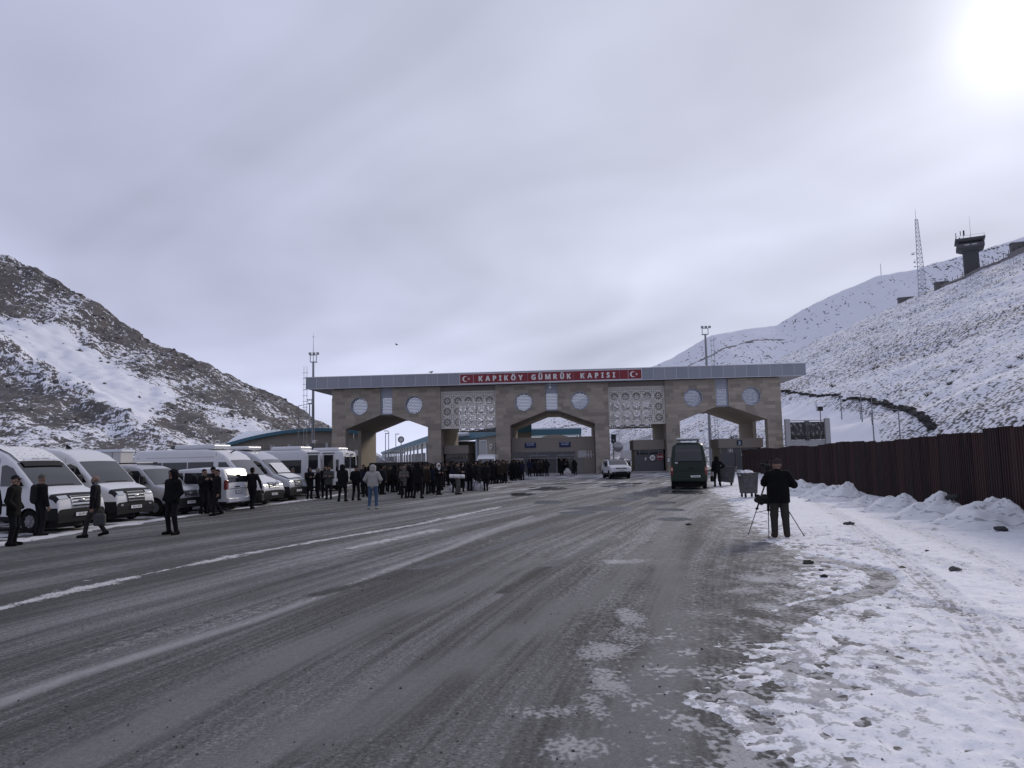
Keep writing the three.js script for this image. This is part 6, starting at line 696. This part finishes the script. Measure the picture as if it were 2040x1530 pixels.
person('person in black coat beside the small tripod', { h: 1.7, coatLen: 0.25, fat: 0.03, spread: 0.08, armR: FRONT, armL: FRONT }, -1.72, 46.18, 190);
person('tall person in long black coat with legs apart at the front of the queue', { h: 1.83, coatLen: 0.26, fat: 0.04, spread: 0.2, armR: FRONT, armL: FRONT, top: 'hood' }, -4.94, 39.01, 160);
// the queue itself: a few builds, repeated
const crowd = [
  ['person in long black coat and black headscarf in the queue', { h: 1.62, top: 'scarf', coatLen: 0.55, fat: 0.04, armR: FRONT, armL: FRONT }], ['person in short black jacket and bare dark hair in the queue', { h: 1.75, coatLen: 0.08, fat: 0.02, armR: POCKET, armL: POCKET }],
  ['person in black hooded coat in the queue', { h: 1.72, top: 'hood', coatLen: 0.2, fat: 0.035, armR: POCKET, armL: POCKET }], ['person in dark brown coat and beanie in the queue', { h: 1.74, top: 'beanie', coatLen: 0.25, fat: 0.03, col: { coat: [0.03, 0.024, 0.02] }, armR: DOWN, armL: FRONT }],
  ['person in charcoal jacket with rucksack in the queue', { h: 1.76, coatLen: 0.1, pack: [0.015, 0.016, 0.02], fat: 0.02, col: { coat: [0.028, 0.029, 0.032] }, armR: CARRY, armL: CARRY }], ['person in dark blue coat in the queue', { h: 1.68, coatLen: 0.22, fat: 0.03, col: { coat: [0.014, 0.018, 0.032] }, armR: FRONT, armL: POCKET, longHair: true }]
].map(([l, p]) => [l, figure({ ...p, cell: 0.026 }), p.h]);
const spots = [[-5.46, 39.9, 150], [-8.19, 41.78, 200], [-7.73, 44.4, 150], [-7.79, 47.62, 170], [-5.54, 49.45, 175], [-2.73, 46.65, 160], [-2.53, 49.5, 120]];
{ const taken2 = spots.map(s => s.slice(0, 2)); let g = 0; while (spots.length < 118 && g++ < 9000) { const D = rr(43, 72), a = lerp(-9.3, -6.3, smooth(43, 72, D)), b = lerp(-3.0, 0.6, smooth(43, 72, D)), x = rr(a, b); if (taken2.some(p => Math.hypot(p[0] - x, (p[1] - D) * 0.8) < 0.5)) continue; if (x > -4 && D < 50 && rnd() < 0.7) continue; if (D > 57.5 && D < 63.5 && x < -6) continue; taken2.push([x, D]); spots.push([x, D, rnd() < 0.75 ? rr(130, 230) : rr(-60, 60)]); }
  for (let i = 0; i < 12; i++) spots.push([rr(-2.4, 1.2), rr(66, 76), rr(140, 220)]); for (const s of [[2.2, 77.5, 180], [2.9, 78.2, 160], [2.6, 79, 200], [3.4, 77.8, 190], [5.0, 79.2, 20], [5.5, 78.8, 330], [6.5, 80.2, 190], [1.6, 77, 170]]) spots.push(s); }
spots.forEach(([x, D, t], i) => { const [l, g] = crowd[(i * 5 + (i >> 2)) % 6]; const o = person(l, g, x, D, t, `queue: ${l.slice(10, -13)}`); o.scale.setScalar(rr(0.94, 1.04)); });
// by the green van, and the camera operator
person('person in black with one hand on hip beside the green van', { h: 1.77, coatLen: 0.08, fat: 0.015, spread: 0.15, top: 'hood', armL: DOWN, armR: HIP, look: 0.2 }, 12.0, 44.8, 175);
person('camera operator in black coat and brown trousers bent to a viewfinder, back turned', { cell: 0.014, h: 1.8, top: 'beanie', hat: [0.045, 0.038, 0.034], coatLen: 0.2, fat: 0.055, lean: 0.05, baggy: true, spread: 0.13, col: { coat: [0.008, 0.008, 0.009], legs: [0.038, 0.035, 0.032], shoe: [0.045, 0.036, 0.03] }, armL: [[0.1, -0.2, 0.14], [-0.02, 0.1, 0.24], 'hand', 1.3], armR: [[0.16, -0.24, 0.05], [-0.12, 0.0, 0.2]], look: 0.35, nod: 0.1 }, 6.22, 17.9, 165);
log('people');
// ================================================================ SMALL THINGS
const galv = new THREE.MeshStandardMaterial({ roughness: 0.6, metalness: 0.35, map: colourMap(256, 256, (u, v) => { const n = fbm(u * 9, v * 9, 5), k = 0.095 + 0.05 * n + 0.05 * noise(u * 60, v * 60), d = smooth(0.1, 0.4, fbm(u * 4 + 3, v * 6, 4)); return [lerp(k, 0.06, d), lerp(k * 1.01, 0.056, d), lerp(k * 1.04, 0.052, d)]; }) });
function dumpster(label, x, D, turn, tilt, full) { const t = thing('dumpster', label, 'dumpster', [x, groundAt(x, D) + 0.02, -D], turn); t.rotation.z = tilt;
  const f = (w0, d0, w1, d1, y0, y1) => { const P = [[-w0, y0, d0], [w0, y0, d0], [w0, y0, -d0], [-w0, y0, -d0], [-w1, y1, d1], [w1, y1, d1], [w1, y1, -d1], [-w1, y1, -d1]], q = (a, b, c, d) => [...P[a], ...P[b], ...P[c], ...P[a], ...P[c], ...P[d]], U = [0, 0, 1, 0, 1, 1, 0, 0, 1, 1, 0, 1]; const g = new THREE.BufferGeometry(), v = [...q(0, 1, 5, 4), ...q(1, 2, 6, 5), ...q(2, 3, 7, 6), ...q(3, 0, 4, 7), ...q(3, 2, 1, 0)]; g.setAttribute('position', new THREE.Float32BufferAttribute(v, 3)); g.setAttribute('uv', new THREE.Float32BufferAttribute([...U, ...U, ...U, ...U, ...U], 2)); g.computeVertexNormals(); return g; };
  part(t, 'container', f(0.44, 0.36, 0.52, 0.46, 0.2, 1.12), galv); part(t, 'rim', mg([bx(1.12, 0.06, 0.05, 0, 1.13, 0.47), bx(1.12, 0.06, 0.05, 0, 1.13, -0.47), bx(0.05, 0.06, 0.94, 0.54, 1.13, 0), bx(0.05, 0.06, 0.94, -0.54, 1.13, 0)]), galv); part(t, 'pressed_panel', mg([bx(0.5, 0.38, 0.02, 0, 0.66, 0.42).rotateX(0)]), galv); part(t, 'dark_emblem', new THREE.CircleGeometry(0.12, 16).translate(0.02, 0.62, 0.435), boothDark);
  for (const s of [-1, 1]) { part(t, 'trunnion', rod([s * 0.5, 0.92, 0], [s * 0.62, 0.92, 0], 0.035), galv); for (const z of [-0.28, 0.28]) { const w = part(t, 'castor', new THREE.CylinderGeometry(0.1, 0.1, 0.07, 14).rotateZ(Math.PI / 2).translate(s * 0.34, 0.1, z), tyreM); part(w, 'castor_fork', bx(0.1, 0.12, 0.1, s * 0.34, 0.18, z), galv); } }
  if (full) part(t, 'snow_load', lump(2, 0.5, 4).scale(0.48, 0.16, 0.42).translate(0, 1.1, 0), heapM); return t; }
dumpster('grey wheeled dumpster heaped with snow between the fence and the camera operator', 10.35, 33.6, 0.06, 0, true).scale.set(0.66, 0.93, 0.8); dumpster('grey wheeled dumpster tilted in the snow beside the green van', 12.85, 46.2, -0.35, -0.12, false);
{ const t = thing('video_camera', 'black shoulder-style video camera on top of the tripod', 'camera', [6.13, 1.47, -18.35], deg(165)), b = cloth([0.012, 0.012, 0.014], 0.6, 0.4); part(t, 'camera_body', rb(0.13, 0.17, 0.3, 0, 0.16, 0, 0.03), b); part(t, 'lens', mg([rod([0, 0.16, 0.14], [0, 0.16, 0.32], 0.05, 0.06, 14), rod([0, 0.16, 0.32], [0, 0.16, 0.38], 0.075, 0.08, 14)]), b); part(t, 'viewfinder', mg([rb(0.16, 0.06, 0.08, 0.1, 0.22, 0.06, 0.02), rod([0.14, 0.22, 0.03], [0.14, 0.22, -0.09], 0.025)]), b); part(t, 'handle', mg([bar([0, 0.33, 0.12], [0, 0.33, -0.08], 0.03), bx(0.03, 0.1, 0.03, 0, 0.28, 0.11), bx(0.03, 0.1, 0.03, 0, 0.28, -0.07)]), b); part(t, 'microphone', rod([-0.09, 0.3, 0.02], [-0.09, 0.3, 0.3], 0.022), mat([0.03, 0.03, 0.032], 1)); part(t, 'battery', rb(0.1, 0.14, 0.07, 0, 0.15, -0.19, 0.02), b); part(t, 'fluid_head', mg([rb(0.12, 0.09, 0.14, 0, 0.02, 0, 0.02), bar([0.05, 0.0, -0.05], [0.18, -0.16, -0.32], 0.022)]), b); }
function tripod(label, x, D, H, r, feet) { const t = thing('tripod', label, 'tripod', [x, 0, -D]), b = cloth([0.014, 0.014, 0.016], 0.6, 0.4); part(t, 'crown', rb(0.14, 0.1, 0.14, 0, H - 0.05, 0, 0.03), b); feet.forEach(([fx, fd]) => { const gy = groundAt(fx, fd), e = [fx - x, gy, -(fd - D)], m = v3([0, H - 0.06, 0], e, 0.55), o = norm([e[2], 0, -e[0]]).map(v => v * r * 1.6); const l = part(t, 'leg', mg([rod([o[0], H - 0.06, o[2]], [m[0] + o[0], m[1], m[2] + o[2]], r, r, 6), rod([-o[0], H - 0.06, -o[2]], [m[0] - o[0], m[1], m[2] - o[2]], r, r, 6), rod(v3([0, H - 0.06, 0], e, 0.42), e, r * 0.9, r * 0.8, 6)]), b); part(l, 'leg_clamp', rb(0.07, 0.05, 0.05, ...m, 0.015), b); part(l, 'foot', new THREE.SphereGeometry(r * 1.8, 8, 6).translate(...e), b); });
  part(t, 'spreader', mg(feet.map(([fx, fd]) => bar([0, H * 0.42, 0], v3([0, H - 0.06, 0], [fx - x, 0, -(fd - D)], 0.62), 0.014))), b); return t; }
tripod('tall black tripod standing in front of the camera operator', 6.13, 18.35, 1.46, 0.012, [[5.72, 18.75], [5.92, 17.85], [6.78, 17.95]]);
{ const o = lump(2, 0.5, 8).scale(0.17, 0.12, 0.14); const t = solo('camera_bag', 'black bag hanging from the tripod beside the operator', 'bag', o, mat([0.01, 0.01, 0.011], 0.9)); t.position.set(5.98, 0.86, -18.35); }
tripod('small black tripod standing among the queue', -2.15, 46.3, 1.35, 0.013, [[-2.55, 46.2], [-2.0, 45.9], [-1.95, 46.7]]);
function suitcase(label, x, D, turn, c, h = 0.62) { const t = thing('suitcase', label, 'suitcase', [x, 0, -D], turn), m = mat(c, 0.5); part(t, 'shell', rb(0.44, h, 0.26, 0, h / 2 + 0.05, 0, 0.06), m); part(t, 'handle', mg([bar([-0.12, h, 0.08], [-0.12, h + 0.36, 0.08], 0.02), bar([0.12, h, 0.08], [0.12, h + 0.36, 0.08], 0.02), bar([-0.13, h + 0.36, 0.08], [0.13, h + 0.36, 0.08], 0.025)]), steelM); for (const s of [-1, 1]) for (const z of [-0.09, 0.09]) part(t, 'castor', new THREE.CylinderGeometry(0.03, 0.03, 0.03, 10).rotateZ(Math.PI / 2).translate(s * 0.17, 0.03, z), tyreM); for (const x0 of [-0.1, 0.02, 0.14]) part(t, 'shell_rib', bx(0.03, h * 0.82, 0.275, x0, h / 2 + 0.05, 0), m); return t; }
suitcase('black suitcase with raised handle beside the person in grey coat', -12.35, 40.3, 0.3, [0.012, 0.012, 0.013], 0.7); suitcase('second black suitcase leaning against the first by the grey coat', -12.8, 40.6, -0.4, [0.014, 0.013, 0.014], 0.64); suitcase('white suitcase standing between people at the front of the queue', -4.9, 46.5, 0.2, [0.5, 0.5, 0.5], 0.6);
function sack(name, label, x, D, s, c, y = 0) { const g = lump(3, 0.45, x * 3).scale(s[0], s[1], s[2]); const P = g.attributes.position; for (let i = 0; i < P.count; i++) if (P.getY(i) < -s[1] * 0.8) P.setY(i, -s[1] * 0.8); g.computeVertexNormals(); const t = thing(name, label, 'bag', [x, y + (y ? 0 : groundAt(x, D)), -D]); part(t, 'bag_body', g.translate(0, s[1] * 0.8, 0), mat(c, 0.75)); part(t, 'bag_neck', lump(1, 0.4, 2).scale(s[0] * 0.35, s[1] * 0.3, s[2] * 0.3).translate(0, s[1] * 1.75, 0), mat(c, 0.75)); return t; }
sack('carrier_bag', 'large pale printed carrier bag standing on the ground in the queue', -2.6, 46.9, [0.34, 0.36, 0.2], [0.42, 0.41, 0.46]); sack('carrier_bag', 'white carrier bag next to the small tripod', -2.0, 47.4, [0.24, 0.26, 0.18], [0.55, 0.55, 0.56]); sack('carrier_bag', 'small white carrier bag at the feet of the one carrying a white roll', -3.75, 45.5, [0.15, 0.22, 0.13], [0.5, 0.5, 0.5]); sack('bundle', 'round pale bundle lying by the passenger hall railing', 0.7, 75.2, [0.45, 0.42, 0.4], [0.25, 0.24, 0.24]); sack('bundle', 'white bundle on the step of the passenger hall', 5.5, 78.2, [0.35, 0.38, 0.3], [0.4, 0.39, 0.38]);
{ const t = thing('white_roll', 'white rolled bundle carried across the waist in the queue', 'roll', [-3.16, 1.0, -42.15]); part(t, 'roll', rod([-0.42, 0.03, 0.05], [0.42, 0.0, 0.05], 0.11, 0.11, 14), whiteM); part(t, 'cord', mg([-0.2, 0.22].map(x => new THREE.TorusGeometry(0.113, 0.01, 5, 14).rotateY(Math.PI / 2).translate(x, 0.015, 0.05))), boothDark); }
for (const [x, D, l, c] of [[-11.72, 21.5, 'grey shoulder bag carried by the striding bald person', [0.05, 0.05, 0.052]], [-11.78, 33.05, 'black holdall in the left hand of the one walking away', [0.01, 0.01, 0.01]], [-11.02, 33.1, 'black holdall in the right hand of the one walking away', [0.012, 0.012, 0.012]], [11.68, 44.75, 'black bag hanging from the hand of the one by the green van', [0.01, 0.01, 0.012]]]) { const t = thing('hand_bag', l, 'bag', [x, 0.32, -D], deg(l[0] === 'g' ? -75 : 0)); part(t, 'bag_body', rb(0.16, 0.34, 0.32, 0, 0.17, 0, 0.06), mat(c, 0.8)); part(t, 'bag_strap', new THREE.TorusGeometry(0.1, 0.014, 6, 16, Math.PI).rotateY(Math.PI / 2).translate(0, 0.33, 0), mat(c, 0.8)); }
// clods, litter and stones on the verge
[['clod', 'dark frozen clod pile at the mouth of the curved wheel track', 5.24, 13.7, 0.2, [0.05, 0.048, 0.035]], ['clod', 'small black clod inside the curved wheel track', 4.84, 12.1, 0.13, [0.02, 0.02, 0.022]], ['clod', 'yellowish lump of grass and mud on the snow', 6.51, 12.96, 0.13, [0.12, 0.1, 0.05]], ['clod', 'broad grey slab of mud on the snow', 7.06, 12.33, 0.2, [0.09, 0.088, 0.085]], ['clod', 'dark clod scar in the snow between two snow heaps', 8.83, 20.25, 0.28, [0.07, 0.07, 0.072]], ['clod', 'dark lump half sunk beside the largest snow heap', 10.9, 17.0, 0.3, [0.045, 0.045, 0.048]], ['clod', 'thin dark stone on the snow below the heaps', 7.85, 14.67, 0.1, [0.05, 0.05, 0.05]], ['clod', 'frozen debris clump jutting from a snow heap', 12.2, 21.2, 0.36, [0.06, 0.06, 0.064], 0.62], ['clod', 'dark crumb of mud on the asphalt edge near the tripod', 5.11, 12.87, 0.08, [0.03, 0.03, 0.03]], ['clod', 'muddy lump on the asphalt left of the tripod', 4.9, 21.5, 0.16, [0.045, 0.042, 0.038]]].forEach(([n, l, x, D, s, c, y], i) => { const t = thing(n, l, 'clod', [x, (y ?? groundAt(x, D)) + s * 0.05, -D], i); s *= 0.45; const k = 4; for (let j = 0; j < k; j++) part(t, 'lump', lump(1, 0.8, i * 5 + j).scale(s * rr(0.5, 0.9), s * rr(0.25, 0.5), s * rr(0.4, 0.8)).translate(s * rr(-0.6, 0.6), s * rr(0, 0.15), s * rr(-0.6, 0.6)), mat(c, 0.95)); });
scatter('grit', lump(0, 0.6, 2), mat([0.075, 0.073, 0.07], 1), 320, () => { const D = 4 + 22 * rnd() ** 1.6, x = rr(-0.66, 0.5) * D; return [x, 0.004 + (x > 1 ? Math.max(0, snowH(x, D)) : 0), -D, rr(0.004, 0.012)]; }, 'loose grit and small stones scattered over the yard');
{ const bm = mat([0.02, 0.02, 0.022], 0.9); const bird = (l, pos, fly) => { const t = thing('bird', l, 'bird', pos); part(t, 'body', mg([new THREE.SphereGeometry(1, 10, 8).scale(0.18, 0.09, 0.08), new THREE.SphereGeometry(0.06, 8, 6).translate(0.19, 0.07, 0), prism([[-0.15, 0.02], [-0.36, 0.0], [-0.15, -0.04]], 0.03, -0.03)]), bm); if (fly) for (const s of [-1, 1]) part(t, 'wing', bar([0, 0.03, 0], [-0.05, 0.2, s * 0.5], 0.14, 0.02), bm); else part(t, 'legs', mg([rod([0.02, -0.17, 0.03], [0.02, -0.05, 0.03], 0.012), rod([0.02, -0.17, -0.03], [0.02, -0.05, -0.03], 0.012)]), bm); return t; };
  bird('small dark bird perched on the roof edge left of the sign', [...(() => { const p = gp(-13.6, -0.72, 11.84); return p; })()], false); bird('small dark bird flying above the left part of the roof', [-10.76, 12.74, -70], true).scale.setScalar(0.55); }
log('small');
renderer.render(scene, camera);
